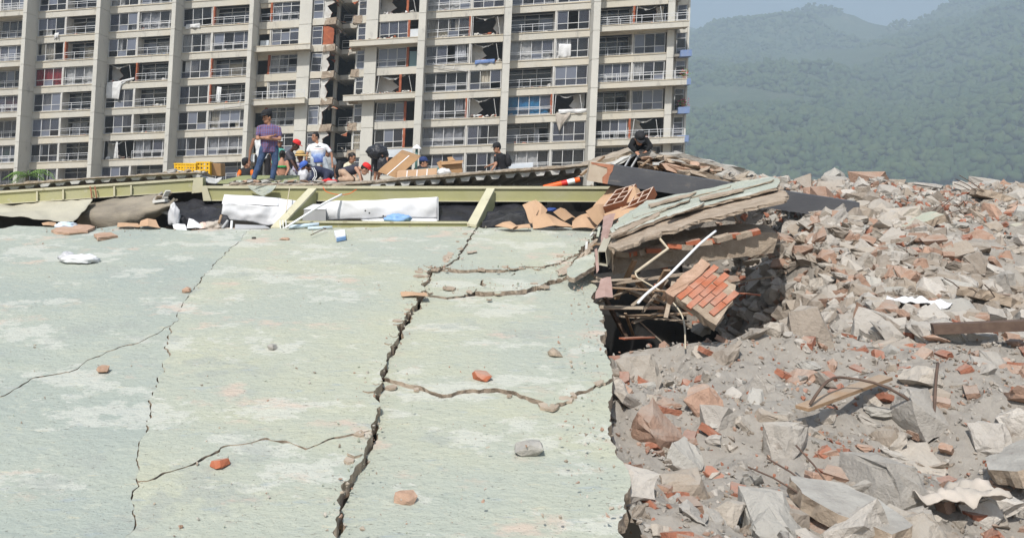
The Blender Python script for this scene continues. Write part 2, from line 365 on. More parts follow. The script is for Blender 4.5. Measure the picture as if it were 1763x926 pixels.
_o = nt.nodes.new('ShaderNodeOutputMaterial'); _v = nt.nodes.new('ShaderNodeVolumePrincipled')
_v.inputs['Color'].default_value = (.72, .86, 1, 1); _v.inputs['Density'].default_value = .00055; _v.inputs['Anisotropy'].default_value = .2
nt.links.new(_v.outputs[0], _o.inputs['Volume'])
hb = MB().box(-3500, 5300, -400, 4700, -1, 760).build('haze', hz)
tag(hb, 'thin pale blue haze filling the air before the hills', kind='stuff')

# ------------------------------------------------------------------ the damaged apartment block
H = 2.85; W0 = 20.266; OPEN = 2.07
YAW, LEAN, BROLL, Z0 = R(8.78), R(4.83), R(1.92), 86.06
def facade_matrix():
    cl, sl = math.cos(LEAN), math.sin(LEAN); cy, sy = math.cos(YAW), math.sin(YAW)
    F = Matrix(((cl * cy, sy, sl * cy, 0), (-cl * sy, cy, -sl * sy, Z0), (0, 0, cl, 0), (0, 0, 0, 1)))
    ax = Vector((0, -CP, -SP))
    return Matrix.Translation(CAMP) @ Matrix.Rotation(BROLL, 4, ax) @ F
FM = facade_matrix()
def wing(label, uc):
    loc = FM @ Vector((uc, 0, -5.9))
    e = thing('apartment_building', label, 'building', loc); INV[e.name] = Matrix.Translation(-loc) @ FM; return e
left_wing = wing('long damaged concrete apartment block with deep piers, filling the upper left', -24)
right_wing = wing('damaged concrete apartment block with torn open flats, beside the green hillside', 17)
UNIT = {}
def unit(mat):
    if mat.name not in UNIT: UNIT[mat.name] = MB().box(-.5, .5, -.5, .5, -.5, .5).mesh('unit_' + mat.name, mat)
    return UNIT[mat.name]
def part(w, name, me, loc=(0, 0, 0), ry=0.0, rz=0.0, rx=0.0, sc=(1, 1, 1)):
    o = bpy.data.objects.new(name, me); link(o, w)
    o.location = loc; o.rotation_euler = (rx, ry, rz); o.scale = sc; return o
def bx(w, name, mat, u0, u1, v0, v1, z0, z1):
    return part(w, name, unit(mat), ((u0 + u1) / 2, (v0 + v1) / 2, (z0 + z1) / 2), sc=(u1 - u0, v1 - v0, z1 - z0))
def sub(p, name, me, loc, sc=(1, 1, 1), ry=0.0):
    o = bpy.data.objects.new(name, me); COL.objects.link(o); o.parent = p
    o.location = loc; o.scale = sc; o.rotation_euler = (0, ry, 0); return o
def wz(n): return W0 - n * H
rb = random.Random(11)

def curtain_mesh(mat, gather, seed):
    r = random.Random(seed); ph = r.uniform(0, 6); mb = MB()
    def fn(u, v):
        return Vector((u - .5, .05 * math.sin(u * 38 + ph) + .03 * math.sin(u * 17 + ph * 2), (v - .5)))
    mb.grid(fn, 40, 2); return mb.mesh('curtain', mat, smooth=True, fix=False)
CUR = {}
def curtain(p, ci, x0, x1, z0, z1, y=.22):
    k = (ci, rb.randint(0, 2))
    if k not in CUR: CUR[k] = curtain_mesh(curtains[ci], 1, k[1])
    sub(p, 'curtain', CUR[k], ((x0 + x1) / 2, y, (z0 + z1) / 2), (x1 - x0, 1, z1 - z0))
def frame_mesh(w, h, cols, rail, t=.055, d=.07, transom=0.0):
    """Window frame, origin at lower left corner; cols upper panes over cols lower panes; returns mesh and pane rectangles."""
    mb = MB(); panes = []
    mb.box(0, t, -d / 2, d / 2, 0, h); mb.box(w - t, w, -d / 2, d / 2, 0, h)
    mb.box(t, w - t, -d / 2, d / 2, 0, t); mb.box(t, w - t, -d / 2, d / 2, h - t, h)
    zs = [(t, rail), (rail + t, h - t)] if rail else [(t, h - t)]
    if rail: mb.box(t, w - t, -d / 2 - .004, d / 2 + .004, rail, rail + t)
    if transom:
        a, b = zs[-1]; zs[-1] = (a, transom); zs.append((transom + t, b)); mb.box(t, w - t, -d / 2 - .004, d / 2 + .004, transom, transom + t)
    n = cols; cw = (w - t * (n + 1)) / n
    for z0, z1 in zs:
        for i in range(n):
            x = t + i * (cw + t); panes.append((x, x + cw, z0, z1))
            if i: mb.box(x - t, x, -d / 2 - .002, d / 2 + .002, z0, z1)
    return mb.mesh('window_frame', white_alu), panes
FR = {}
def frame(key, *a, **k):
    if key not in FR: FR[key] = frame_mesh(*a, **k)
    return FR[key]
JOIN = None
def glaze(p, panes, miss=.03, dark=.15, clear=0.0):
    if JOIN is not None:
        for (x0, x1, z0, z1) in panes: JOIN.box(p.location.x + x0, p.location.x + x1, p.location.y + .004, p.location.y + .016, p.location.z + z0, p.location.z + z1, rb.choice((0, 0, 1, 2)))
        return
    base = rb.random()
    for (x0, x1, z0, z1) in panes:
        if rb.random() < miss: continue
        r = rb.random()
        gm = glass[2] if r < dark else glass[1] if r < .52 else glass[3] if r > .72 else glass[0]
        if gm is not glass[2] and rb.random() < clear: gm = glass[4]
        tilt = rb.gauss(0, .004)
        sub(p, 'pane', unit(gm), ((x0 + x1) / 2, .01, (z0 + z1) / 2), (x1 - x0 - .004, .012, z1 - z0 - .004)).rotation_euler = (tilt, 0, tilt)
def w_window(w, u0, wid, n, code):
    """Flush window: three panes over three."""
    broken = code[0] == 'w'
    me, panes = frame(('W', round(wid, 2)), wid, OPEN - .08, 3, .66)
    p = part(w, 'window', me, (u0, .16, wz(n) + .04), ry=(rb.uniform(-.035, .035) if broken else rb.uniform(-.004, .004)))
    glaze(p, panes, .30 if broken else .02, .34 if broken else .16, .75 if ':' in code else rb.choice((0, .2, .6)))
    c = code[2:] if ':' in code else ''
    if c:
        ci = 'wgrGbc'.index(c[0])
        if len(c) > 1 or c[0] in 'rGb': curtain(p, ci, .06, wid - .06, .06, 1.92)
        else: curtain(p, ci, .08, wid * rb.uniform(.35, .5), .06, 1.92); curtain(p, ci, wid * rb.uniform(.68, .8), wid - .08, .06, 1.92)
    elif rb.random() < .85:
        ci = rb.choice((0, 0, 1, 5)); a = rb.uniform(0, .4) * wid; b = a + rb.uniform(.35, .6) * wid
        curtain(p, ci, max(.06, a), min(wid - .06, b), .06, 1.92, .3)
    return p
RAIL = {}
def railing(w, u0, wid, n, v=-.03, hgt=.86, tilt=0.0, step=1.1):
    k = (round(wid, 2), round(hgt, 2))
    if k not in RAIL:
        mb = MB(); t = .022
        mb.box(0, wid, -t, t, hgt - .05, hgt); mb.box(0, wid, -t * .8, t * .8, hgt - .27, hgt - .235); mb.box(0, wid, -t * .8, t * .8, .10, .135)
        m = max(1, int(round(wid / step)))
        for i in range(m + 1):
            x = i * wid / m; mb.box(max(0, x - t), min(wid, x + t), -t - .003, t + .003, 0, hgt - .05)
        RAIL[k] = mb.mesh('railing', rail_m)
    return part(w, 'railing', RAIL[k], (u0, v, wz(n) + .0), ry=tilt)
def l_loggia(w, u0, wid, n, code):
    """Open loggia: railing in front, glazed doors and a dark transom set back."""
    me, panes = frame(('L', round(wid, 2)), wid, OPEN + .1, 3, 0, transom=1.62)
    p = part(w, 'balcony_door', me, (u0, 1.55, wz(n) - .06))
    glaze(p, panes[:3], .12, .22, .4)
    tr = panes[3:]
    mb = MB()
    for (x0, x1, z0, z1) in tr: mb.box(x0, x1, -.006, .006, z0, z1)
    if ('LT', round(wid, 2)) not in FR: FR[('LT', round(wid, 2))] = mb.mesh('transom_glass', glass[2])
    sub(p, 'transom_glass', FR[('LT', round(wid, 2))], (0, 0, 0))
    if rb.random() < .6: curtain(p, rb.choice((0, 1, 5)), wid * rb.uniform(.05, .3), wid * rb.uniform(.45, .8), .06, 1.6)
    railing(w, u0, wid, n, tilt=(rb.uniform(-.05, .05) if code[0] == 'l' else 0))
def e_enclosed(w, u0, wid, n, code):
    """Loggia closed by a flush window behind its railing."""
    broken = code[0] == 'e'
    me, panes = frame(('E', round(wid, 2)), wid - .1, OPEN - .08, 4, .66)
    p = part(w, 'window', me, (u0 + .05, .30, wz(n) + .04), ry=(rb.uniform(-.05, .05) if broken else 0))
    glaze(p, panes, .32 if broken else .02, .3 if broken else .14, .75 if ':' in code else rb.choice((.1, .4, .7)))
    c = code[2:] if ':' in code else ''
    if c:
        curtain(p, 'wgrGbc'.index(c[0]), .1, wid - .3, .06, 1.92)
    elif rb.random() < .8:
        ci = rb.choice((0, 1, 1, 5)); curtain(p, ci, .1, wid * rb.uniform(.3, .55), .06, 1.92); curtain(p, ci, wid * rb.uniform(.6, .7), wid * .93, .06, 1.92)
    railing(w, u0, wid, n, tilt=(rb.uniform(-.03, .03) if broken else 0))
DEB = []
def x_torn(w, u0, wid, n, code, where):
    """A flat whose front is gone: torn inner wall, hanging ceiling, things heaped on the floor."""
    seed = int(abs(u0 * 37) + n * 101); r = random.Random(seed); z = wz(n)
    k = r.uniform(.25, .5) * wid; side = r.random() < .5
    pts = [(0, z - .05), (k * .9, z - .05), (k * .75, z + .5), (k * 1.15, z + .9), (k * .8, z + 1.5), (k * .95, z + 2.05), (0, z + 2.1)]
    pts = [((u0 + q) if side else (u0 + wid - q), 1.4, y) for q, y in pts]
    mb = MB(); plate(mb, jag(pts, .2, .05, 2.0, seed), (0, .14, 0), 0, 1, .02, seed); mb.build('broken_wall', [plaster, brick_red], w)
    mb = MB()
    mb.grid(lambda a, b: Vector((u0 + wid * (.1 + .6 * a), .3 + 1.1 * b, z + 2.02 - .5 * (1 - b) * math.sin(a * 3.0) * (.5 + .5 * r.random()))), 8, 3, (0, 0, .03))
    mb.build('fallen_ceiling', plaster, w)
    mb = MB(); mb.bar((u0 + .08, .1, z), (u0 + .08 + r.uniform(-.1, .3), .1, z + 2.05), .05, .05); mb.build('bent_frame', white_alu, w); mb = MB(); mb.bar((u0 + wid * .9, .14, z), (u0 + wid * .8, .14, z + 1.9), .04, .04)
    mb.build('bent_frame', white_alu, w)
    mb = MB()                                                          # belongings and plaster heaped behind the edge
    for i in range(22):
        me = chunk_mesh('c', r.uniform(.15, .8), r.uniform(.15, .6), r.uniform(.1, .5), conc_grey, seed + i, 10)
        q = Vector((u0 + r.uniform(.1, .9) * wid, r.uniform(.1, 1.2), z + r.uniform(0, .22))); rot = Euler((r.uniform(-.5, .5), r.uniform(-.5, .5), r.uniform(0, 6))).to_matrix()
        mb.add([FM @ (rot @ v.co + q) for v in me.vertices], [list(f.vertices) for f in me.polygons], r.choice((0, 0, 1, 1, 2, 3))); bpy.data.meshes.remove(me)
    o = mb.build('debris', [plaster, furn_m, cloth_white, brick_red], fix=True); tag(o, 'heap of plaster and belongings in the torn open flat ' + where, kind='stuff')
def brick_post(w, u, n, tilt=0.0, wid=.17):
    mb = MB(); o = wz(n); pts = jag([(u - wid / 2, -.02, o), (u + wid / 2, -.02, o), (u + wid / 2, -.02, o + OPEN), (u - wid / 2, -.02, o + OPEN)], .15, .025, 3, u + n)
    plate(mb, pts, (0, .5, 0), 0, 0, .01, n); mb.build('broken_brick_edge', brick_red, w)
# --- fins, bands and slabs
def pier(w, u0, u1, v0, v1, grooves=True):
    mb = MB()
    for n in range(-2, 10):
        z1 = wz(n) - .62; z0 = z1 - H
        if grooves: mb.box(u0, u1, v0, v1, z0 + .05, z1); mb.box(u0 + .06, u1 - .06, v0 + .06, v1, z0, z0 + .05)
        else: mb.box(u0, u1, v0, v1, z0, z1)
    return mb.build('pier', concrete_pier, w)
SPM = {}
def spandrel(w, u0, u1, n):
    k = round(u1 - u0, 3)
    if k not in SPM:
        mb = MB(); L = u1 - u0
        mb.box(0, L, 0, .28, -.78, -.10); mb.box(0, L, -.07, .30, -.10, 0, 1)
        m = int(L / 2.2)
        SPM[k] = mb.mesh('spandrel', [concrete, ledge_m])
    return part(w, 'spandrel', SPM[k], (u0, 0, wz(n)))
PS = 8.66
LP = [-45.49, -36.83, -28.17, -19.51, -10.85]      # inner (right) faces of the left wing's fins
for u in LP: pier(left_wing, u - .45, u, -2.4, .6)
RP = [7.45, 16.11, 24.77]
for u, wd in zip(RP, (.72, .70, .66)): pier(right_wing, u - wd, u, -2.4, .6)
for n in range(-1, 10):
    z = wz(n)
    for u in LP[:-1]: spandrel(left_wing, u, u + PS - .45, n)
    spandrel(right_wing, RP[0], RP[1] - .70, n); spandrel(right_wing, RP[1], RP[2] - .66, n)
    bx(left_wing, 'floor_slab', slab_m, -45.9, -2.45, .285, 9.0, z - .42, z - .1)
    bx(right_wing, 'floor_slab', slab_m, -.05, 33.0, .285, 9.0, z - .42, z - .1)
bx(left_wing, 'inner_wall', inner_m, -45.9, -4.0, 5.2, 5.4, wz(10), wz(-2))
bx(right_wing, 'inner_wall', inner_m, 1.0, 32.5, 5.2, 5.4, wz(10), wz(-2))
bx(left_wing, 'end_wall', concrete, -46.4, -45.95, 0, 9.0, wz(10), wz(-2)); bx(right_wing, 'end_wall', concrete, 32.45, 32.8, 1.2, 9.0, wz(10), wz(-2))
bx(left_wing, 'roof_slab', slab_m, -46.4, -2.4, -.3, 9.2, wz(-2), wz(-2) + .3); bx(right_wing, 'roof_slab', slab_m, -.1, 33.2, -.3, 9.2, wz(-2), wz(-2) + .3)
# --- flats: (window code, loggia code, red brick edge)
GRID = {
 1: {0: ('W', 'L', 0), 1: ('w', 'L', 0), 2: ('w', 'L', 1), 3: ('W:r', 'E:w', 0), 4: ('W', 'L', 0), 5: ('W', 'L', 0), 6: ('W:w', 'L', 0), 7: ('W:g', 'L', 0)},
 2: {0: ('W:w', 'E', 0), 1: ('W:g', 'E:g', 0), 2: ('W', 'L', 0), 3: ('X', 'L', 1), 4: ('W', 'l', 0), 5: ('w', 'L', 0), 6: ('X', 'E', 0), 7: ('W', 'L', 0)},
 3: {0: ('W', 'L', 0), 1: ('w', 'L', 1), 2: ('W:w', 'E', 0), 3: ('W', 'L', 1), 4: ('W:g', 'l', 1), 5: ('W', 'E', 0), 6: ('W:g', 'E:g', 0), 7: ('W', 'L', 0)},
 5: {0: ('W', 'E', 0), 1: ('W', 'E:w', 0), 2: ('X', 'e', 1), 3: ('X', 'e', 0), 4: ('w', 'E', 0), 5: ('X', 'e', 1), 6: ('W:g', 'E:g', 0), 7: ('W:w', 'E', 0)},
 6: {0: ('W', 'L', 0), 1: ('W', 'E', 0), 2: ('w', 'L', 0), 3: ('w:w', 'E:w', 0), 4: ('W', 'L', 0), 5: ('X', 'E:b', 1), 6: ('W', 'L', 0), 7: ('W:ww', 'E:w', 0)},
}
PLACE = {(2, 3): 'above the hanging white sheet', (2, 6): 'two floors below the hanging white sheet', (5, 2): 'upper of two beside the tilted window frames',
         (5, 3): 'lower of two beside the tilted window frames', (5, 5): 'with a ragged white wall and a red door', (6, 5): 'above the hanging tan blanket'}
for b, rows in GRID.items():
    w = left_wing if b < 4 else right_wing
    u0 = LP[b] if b < 4 else {5: RP[0], 6: RP[1]}[b]
    for n, (cw, cl, red) in rows.items():
        z = wz(n)
        if b < 4: uw, ww, up, ul, lw = u0 + .02, 3.25, u0 + 3.4, u0 + 3.52, PS - .45 - 3.54
        else:
            tot = PS - .70; lw = 4.45; ul = u0 + .02; up = u0 + 4.58; uw = u0 + 4.72; ww = tot - 4.74
        (x_torn(w, uw, ww, n, cw, PLACE[(b, n)]) if cw == 'X' else w_window(w, uw, ww, n, cw))
        if cw != 'X' or b > 4: bx(w, 'partition', plaster, up - .1, up + .1, .02, 5.2, z - .09, z + OPEN)
        if b > 4: pass
        {'L': l_loggia, 'l': l_loggia, 'E': e_enclosed, 'e': e_enclosed}[cl[0]](w, ul, lw, n, cl)
        if red: brick_post(w, up + (.12 if b < 4 else -.12), n)
# --- balconies standing out on every second floor
def balcony(w, u0, u1, n, v=-1.55, rail=True, hgt=.62, tiles=False):
    z = wz(n); mb = MB()
    mb.box(u0, u1, v, v + .16, z - hgt, z - .08); mb.box(u0 - .03, u1 + .03, v - .05, v + .2, z - .08, z, 1)
    mb.box(u0, u0 + .16, v + .16, .0, z - hgt, z - .08); mb.box(u1 - .16, u1, v + .16, .0, z - hgt, z - .08)
    mb.box(u0 + .16, u1 - .16, v + .16, .0, z - hgt + .05, z - hgt + .25, 1)
    p = mb.build('balcony', [tile_white if tiles else concrete, ledge_m], w)
    if rail: railing(w, u0 + .05, u1 - u0 - .1, n, v + .05, .82)
    return p
# bay one, cut by the picture's edge: its panes, the smallest in view, are joined
JOIN = MB()
for n in range(0, 8):
    e_enclosed(left_wing, LP[0] + 4.0, 4.1, n, 'E:G' if n == 6 else ('E:r' if n == 4 else 'E'))
    bx(left_wing, 'partition', plaster, LP[0] + 3.75, LP[0] + 3.95, .02, 5.2, wz(n) - .09, wz(n) + OPEN)
    if n % 2 == 0: balcony(left_wing, LP[0] + .02, LP[0] + PS - .5, n)
jp = JOIN.build('window_panes', [glass[0], glass[1], glass[3]], left_wing); jp['kind'] = 'stuff'; JOIN = None
# bay seven, at the hillside end
for n in range(-1, 10): spandrel(right_wing, RP[2], 32.3, n)
pier(right_wing, 31.65, 32.3, -.25, .0, True)
for n in range(0, 8):
    cw, cl = {2: ('X', 'L'), 6: ('x', 'e')}.get(n, ('W', 'L') if n % 2 else ('W:w', 'E'))
    l = RP[2] + .03
    {'L': l_loggia, 'E': e_enclosed, 'e': e_enclosed}[cl[0]](right_wing, l, 3.45, n, cl)
    bx(right_wing, 'partition', plaster, l + 3.5, l + 3.68, .02, 5.2, wz(n) - .09, wz(n) + OPEN)
    if cw in 'Xx': x_torn(right_wing, l + 3.75, 3.0, n, cw, 'behind the topmost full balcony by the hillside' if n == 2 else 'behind the lowest railed balcony by the hillside'); brick_post(right_wing, l + 3.59, n, wid=.2)
    else: w_window(right_wing, l + 3.75, 3.0, n, cw)
    if n % 2 == 0: balcony(right_wing, RP[2] - .35, 33.35, n)
    # narrow set-back stair windows and little side balconies beyond the corner
    me, panes = frame(('S',), .95, 2.3, 1, .7, transom=1.7); p = part(right_wing, 'window', me, (32.85, 1.15, wz(n) - .2)); glaze(p, panes, 0, .3)
    bx(right_wing, 'spandrel', concrete, 32.81, 33.85, 1.05, 1.4, wz(n) - .78, wz(n) - .22)
    if n in (3, 4, 5, 6): bx(right_wing, 'side_balcony', M('balcony_blue_%d' % n, (.16, .24, .45), (.22, .28, .42), 3, .7), 33.0, 34.1, -.1, 1.0, wz(n) - .5, wz(n) + .15)
pier(right_wing, 33.86, 34.05, 1.0, 1.5, False)
bx(right_wing, 'stair_wall', inner_m, 32.81, 33.9, 2.2, 2.3, wz(10), wz(-2))
# --- torn ends beside the gap: left wing
pier(left_wing, -6.3, -4.95, -.35, .55); pier(left_wing, -2.75, -2.4, 2.6, 3.3)
for n in range(-1, 10):
    z = wz(n)
    bx(left_wing, 'spandrel', concrete, -10.83, -6.32, .0, .28, z - .78, z)
    bx(left_wing, 'spandrel', concrete, -4.93, -2.45, -.1, .28, z - .72, z - .02)
    mb = MB(); q = jag([(-3.6, -.12, z - .8), (-2.3, -.12, z - .7), (-2.25, -.12, z + .02), (-3.5, -.12, z - .05)], .14, .05, 2.5, n * 3.7); plate(mb, q, (0, 2.6, 0), 0, 0, .03, n); mb.build('broken_slab_edge', conc_edge, left_wing)
    bx(left_wing, 'edge_beam', concrete, -2.44, -2.15, .4, 8.5, z - .75, z - .2)
for n in range(0, 8):
    z = wz(n)
    bx(left_wing, 'lintel', ledge_m, -10.8, -9.62, .1, .4, z + 1.55, z + OPEN + .02)
    bx(left_wing, 'partition', plaster, -9.6, -9.44, .1, 5.2, z - .09, z + OPEN)
    if n in (1, 3, 5): brick_post(left_wing, -9.52, n, wid=.24)
    me, panes = frame(('D',), 3.0, OPEN - .06, 3, .66, transom=0 if n % 2 else 1.55); p = part(left_wing, 'window', me, (-9.36, .18, z + .03)); glaze(p, panes, .04, .15, .5)
    curtain(p, rb.choice((0, 1)), .1, rb.uniform(.8, 1.6), .1, 1.9)
    if n in (1, 3, 5): railing(left_wing, -10.6 if n == 1 else -9.4, 4.1 if n == 1 else 2.95, n)
    elif n in (2, 4): balcony(left_wing, -10.83, -4.7 if n == 2 else -5.0, n, rail=(n == 4))
    elif n == 6: balcony(left_wing, -10.83, -6.2, n, v=-1.2, rail=False, hgt=.95, tiles=True)
    if n == 2: bx(left_wing, 'pale_panel', tile_white, -10.6, -9.65, .05, .1, z, z + .85)
    me, panes = frame(('N',), 1.1, 2.0, 1, .75, transom=1.55)
    if n != 0:
        p = part(left_wing, 'window', me, (-4.85, .05, z), ry=(.06 if n == 3 else 0)); glaze(p, panes, 0, .2)
    if n == 2:
        mb = MB(); plate(mb, jag([(-3.65, -.05, z), (-2.5, -.05, z - .1), (-2.5, -.05, z + 1.6), (-3.0, -.05, z + 1.95), (-3.65, -.05, z + 2.0)], .15, .05, 3, 7), (0, .3, 0), 0, 0, .02, 3); mb.build('broken_brick_wall', brick_red, left_wing)
    else:
        mb = MB(); plate(mb, jag([(-3.7, .1, z), (-3.5 + .5 * rb.random(), .1, z), (-3.4 + .6 * rb.random(), .1, z + .5 + .5 * rb.random()), (-3.55 + .6 * rb.random(), .1, z + 1.3), (-3.3 + .8 * rb.random(), .1, z + 1.5 + .3 * rb.random()), (-3.0 + .6 * rb.random(), .1, z + 2.1), (-3.7, .1, z + 2.1)], .15, .05, 3, n * 5.3), (0, .25, 0), 0, 1, .02, n); mb.build('broken_wall', [plaster, brick_red], left_wing)
# --- the gap: open stair landings set back between the wings
for n in range(-1, 10):
    z = wz(n)
    bx(left_wing, 'landing', concrete, -2.14, .9, 3.3, 8.8, z - .62, z - .1)
    if n in (1, 2, 5, 6): railing(left_wing, -2.1, 2.9, n, 3.4, .9, tilt=(.07 if n == 1 else 0))
bx(left_wing, 'stair_back_wall', dark_m, -12.0, 6.0, 8.85, 9.0, wz(10), wz(-2))  # wall colour near-black, painting the shade deep in the gap
mb = MB()
for n in range(0, 9):
    z = wz(n)
    mb = MB()
    for k in range(9): mb.box(-2.0 + .3 * k, -1.7 + .3 * k + .05, 6.2, 7.4, z - 2.95 + .31 * k, z - 2.6 + .31 * k)
    mb.build('stair_flight', slab_m, left_wing)
# --- torn ends beside the gap: right wing
pier(right_wing, 1.0, 2.25, -.35, .55); pier(right_wing, -.05, .2, .2, .9, False)
for n in range(-1, 10):
    z = wz(n)
    bx(right_wing, 'spandrel', concrete, 2.27, 6.72, .0, .28, z - .78, z)
    bx(right_wing, 'spandrel', concrete, -.35, .98, -.15, .28, z - .82, z - .06)
    mb = MB(); q = jag([(-.55, -.2, z - .75), (.5, -.2, z - .85), (.5, -.2, z + .02), (-.4, -.2, z - .02)], .14, .06, 2.5, n * 5.1 + 60); plate(mb, q, (0, 1.2, 0), 0, 0, .03, n + 50); mb.build('broken_slab_edge', conc_edge, right_wing)
for n in range(0, 8):
    z = wz(n)
    me, panes = frame(('N2',), .85, 2.0, 1, .75, transom=1.55); p = part(right_wing, 'window', me, (.12, .0, z - .02)); glaze(p, panes, .1, .1); curtain(p, rb.choice((0, 5)), .05, .8, .1, 1.9)
    if n in (0, 1, 4):
        x_torn(right_wing, 2.3, 4.35, n, 'X', {0: 'at the very top beside the gap', 1: 'with orange walls near the top of the gap', 4: 'over the rubble strewn balcony by the gap'}[n])
        brick_post(right_wing, 5.3 if n != 4 else 4.9, n, wid=.24)
    elif n == 7:
        me, panes = frame(('F7',), 4.2, OPEN - .06, 4, .8); p = part(right_wing, 'window', me, (2.4, .2, z + .03)); glaze(p, panes, .1, .5)
    else:
        me, panes = frame(('F',), 3.0, OPEN - .06, 3, .62); p = part(right_wing, 'window', me, (2.45, .18, z + .03), ry=(.035 if n == 5 else -.02)); glaze(p, panes, .05, .15); curtain(p, 1, .1, 1.5, .1, 1.9)
        brick_post(right_wing, 5.55, n, wid=.24)
        if n in (3, 5): railing(right_wing, 2.3, 3.1, n)
    if n == 2: bx(right_wing, 'pale_panel', tile_white, 5.7, 6.7, .05, .1, z, z + 1.1)
    if n == 3: bx(right_wing, 'pale_panel', M('teal_glass', (.16, .26, .28), None, rough=.2), 5.75, 6.7, .1, .14, z, z + 1.6)
    if n in (2, 4): balcony(right_wing, -.5 if n == 2 else -.9, 6.7, n, rail=False)
    if n == 6: balcony(right_wing, 2.3, 6.7, n, v=-1.2, rail=False, hgt=.95, tiles=True)
# rubble lying on two of those balconies
for n, q in ((2, 11), (4, 30)):
    mb = MB(); r = random.Random(n)
    for i in range(q):
        me = chunk_mesh('c', r.uniform(.2, .6), r.uniform(.2, .5), r.uniform(.1, .3), conc_grey, 900 + n * 50 + i, 10)
        p = Vector((r.uniform(.2, 6.4) if n == 4 else r.uniform(.2, 5.2), r.uniform(-1.35, -.6), wz(n) + r.uniform(.02, .16))); rot = Euler((r.uniform(-.4, .4), r.uniform(-.4, .4), r.uniform(0, 6))).to_matrix()
        mb.add([FM @ (rot @ v.co + p) for v in me.vertices], [list(f.vertices) for f in me.polygons], r.choice((0, 0, 1))); bpy.data.meshes.remove(me)
    tag(mb.build('rubble', [plaster, brick_red]), 'broken plaster lying along the %s balcony edge beside the gap' % ('upper' if n == 2 else 'lower'), kind='stuff')
# --- cloths hanging from torn flats
def fpt(u, v, w): return FM @ Vector((u, v, w))
def hang(name, label, mat, top, bot, seed, nu=18, nv=14, v=-.12):
    """Cloth hanging over an edge: top and bottom outlines in facade coordinates (u, w)."""
    def lerp(L, t):
        k = t * (len(L) - 1); i = min(int(k), len(L) - 2); f = k - i; return Vector((L[i][0] * (1 - f) + L[i + 1][0] * f, L[i][1] * (1 - f) + L[i + 1][1] * f))
    def fn(a, b):
        p = lerp(top, a).lerp(lerp(bot, a), b); return fpt(p[0], v - .10 * math.sin(a * 11 + seed) * b - .08 * math.sin(b * 3.1) - .05 * nz((a * 5, b * 5, seed)), p[1])
    mb = MB().grid(fn, nu, nv, (0, .012, 0)); return tag(mb.build(name, mat, smooth=True), label, 'cloth')
u3 = LP[2]; z3 = wz(3)
hang('hanging_sheet', 'white sheet hanging out of a torn open flat onto the window below', cloth_white, [(u3 + .15, z3 + .02), (u3 + 2.4, z3 + .18)], [(u3 + .2, z3 - 1.75), (u3 + 1.0, z3 - 1.8), (u3 + 1.7, z3 - 1.95), (u3 + 1.9, z3 - .35), (u3 + 2.4, z3 - .05)], 1.3)
hang('hanging_sheet', 'twisted white cloth strip trailing along the torn flat up to the loggia', cloth_white, [(u3 + 1.9, z3 + .2), (u3 + 3.4, z3 + .45)], [(u3 + 1.9, z3 - .12), (u3 + 3.4, z3 + .2)], 2.3)
u6 = RP[1] + 4.9; z5 = wz(5)
hang('hanging_blanket', 'tan blanket hanging in a point below a torn open flat', cloth_tan, [(u6, z5 + .05), (u6 + 1.5, z5 + .1)], [(u6 + .1, z5 - .7), (u6 + .45, z5 - 1.8), (u6 + .8, z5 - 1.1), (u6 + 1.5, z5 - .1)], 4.0)
hang('mattress_cover', 'white bedding slumped over the sill beside the tan blanket', cloth_white, [(u6 + .3, z5 + .45), (u6 + 3.1, z5 + .42)], [(u6 + .3, z5 + .02), (u6 + 3.1, z5 + .02)], 6.0)
u2 = LP[2]; z6 = wz(6)
hang('torn_curtain', 'torn white curtain hanging in the dark flat two floors under the white sheet', cloth_white, [(u2 + 1.55, z6 + 2.0), (u2 + 1.75, z6 + 2.0)], [(u2 + 1.35, z6 + .05), (u2 + 1.95, z6 + .05)], 3.0, v=.15)
# fallen railing bars dangling below one broken enclosure
mb = MB(); u = RP[0]; z = wz(3)
for a, b in (((.1, .25), (4.6, -.7)), ((.1, .02), (4.4, -.85)), ((.9, .3), (.7, -.1)), ((2.0, .1), (1.8, -.35)), ((3.1, -.1), (2.9, -.6))): mb.bar((u + a[0], -.16, z + a[1]), (u + b[0], -.2, z + b[1]), .035, .035)
mb.build('fallen_railing', rail_m, right_wing)
mb = MB(); u = LP[3]; z = wz(4)
for a, b in (((4.0, -.55), (8.0, -.15)), ((4.3, -.62), (8.0, -.4)), ((5.2, -.2), (5.3, -.8)), ((7.0, .1), (6.9, -.5))): mb.bar((u + a[0], -.16, z + a[1]), (u + b[0], -.2, z + b[1]), .035, .035)
mb.build('fallen_railing', rail_m, left_wing)
# potted plants on the little side balconies
def potted(n, label, flower):
    loc = fpt(33.55, .3, wz(n) + .15); e = thing('potted_plant', label, 'plant', loc, 'potted plants on the side balconies')
    mb = MB().tube([loc, loc + Vector((0, 0, .3))], [.14, .2], 10); mb.build('pot', brick_red, e)
    mb = MB(); r = random.Random(n)
    for i in range(140):
        c = loc + Vector((r.gauss(0, .22), r.gauss(0, .2), .55 + r.gauss(0, .2))); d = Vector((r.gauss(0, 1), r.gauss(0, 1), r.gauss(0, 1))).normalized() * .11; s = d.orthogonal().normalized() * .05
        mb.add([c - d, c + s, c + d, c - s], [(0, 1, 2, 3)], 1 if r.random() < .3 else 0)
    mb.build('foliage', [leaf_m, flower], e, fix=False)
potted(4, 'flowering pot plant on the upper side balcony by the hillside', M('flower_red', (.6, .08, .1), None))
potted(5, 'pink flowering pot plant on the side balcony by the hillside', M('flower_pink', (.55, .05, .16), None))

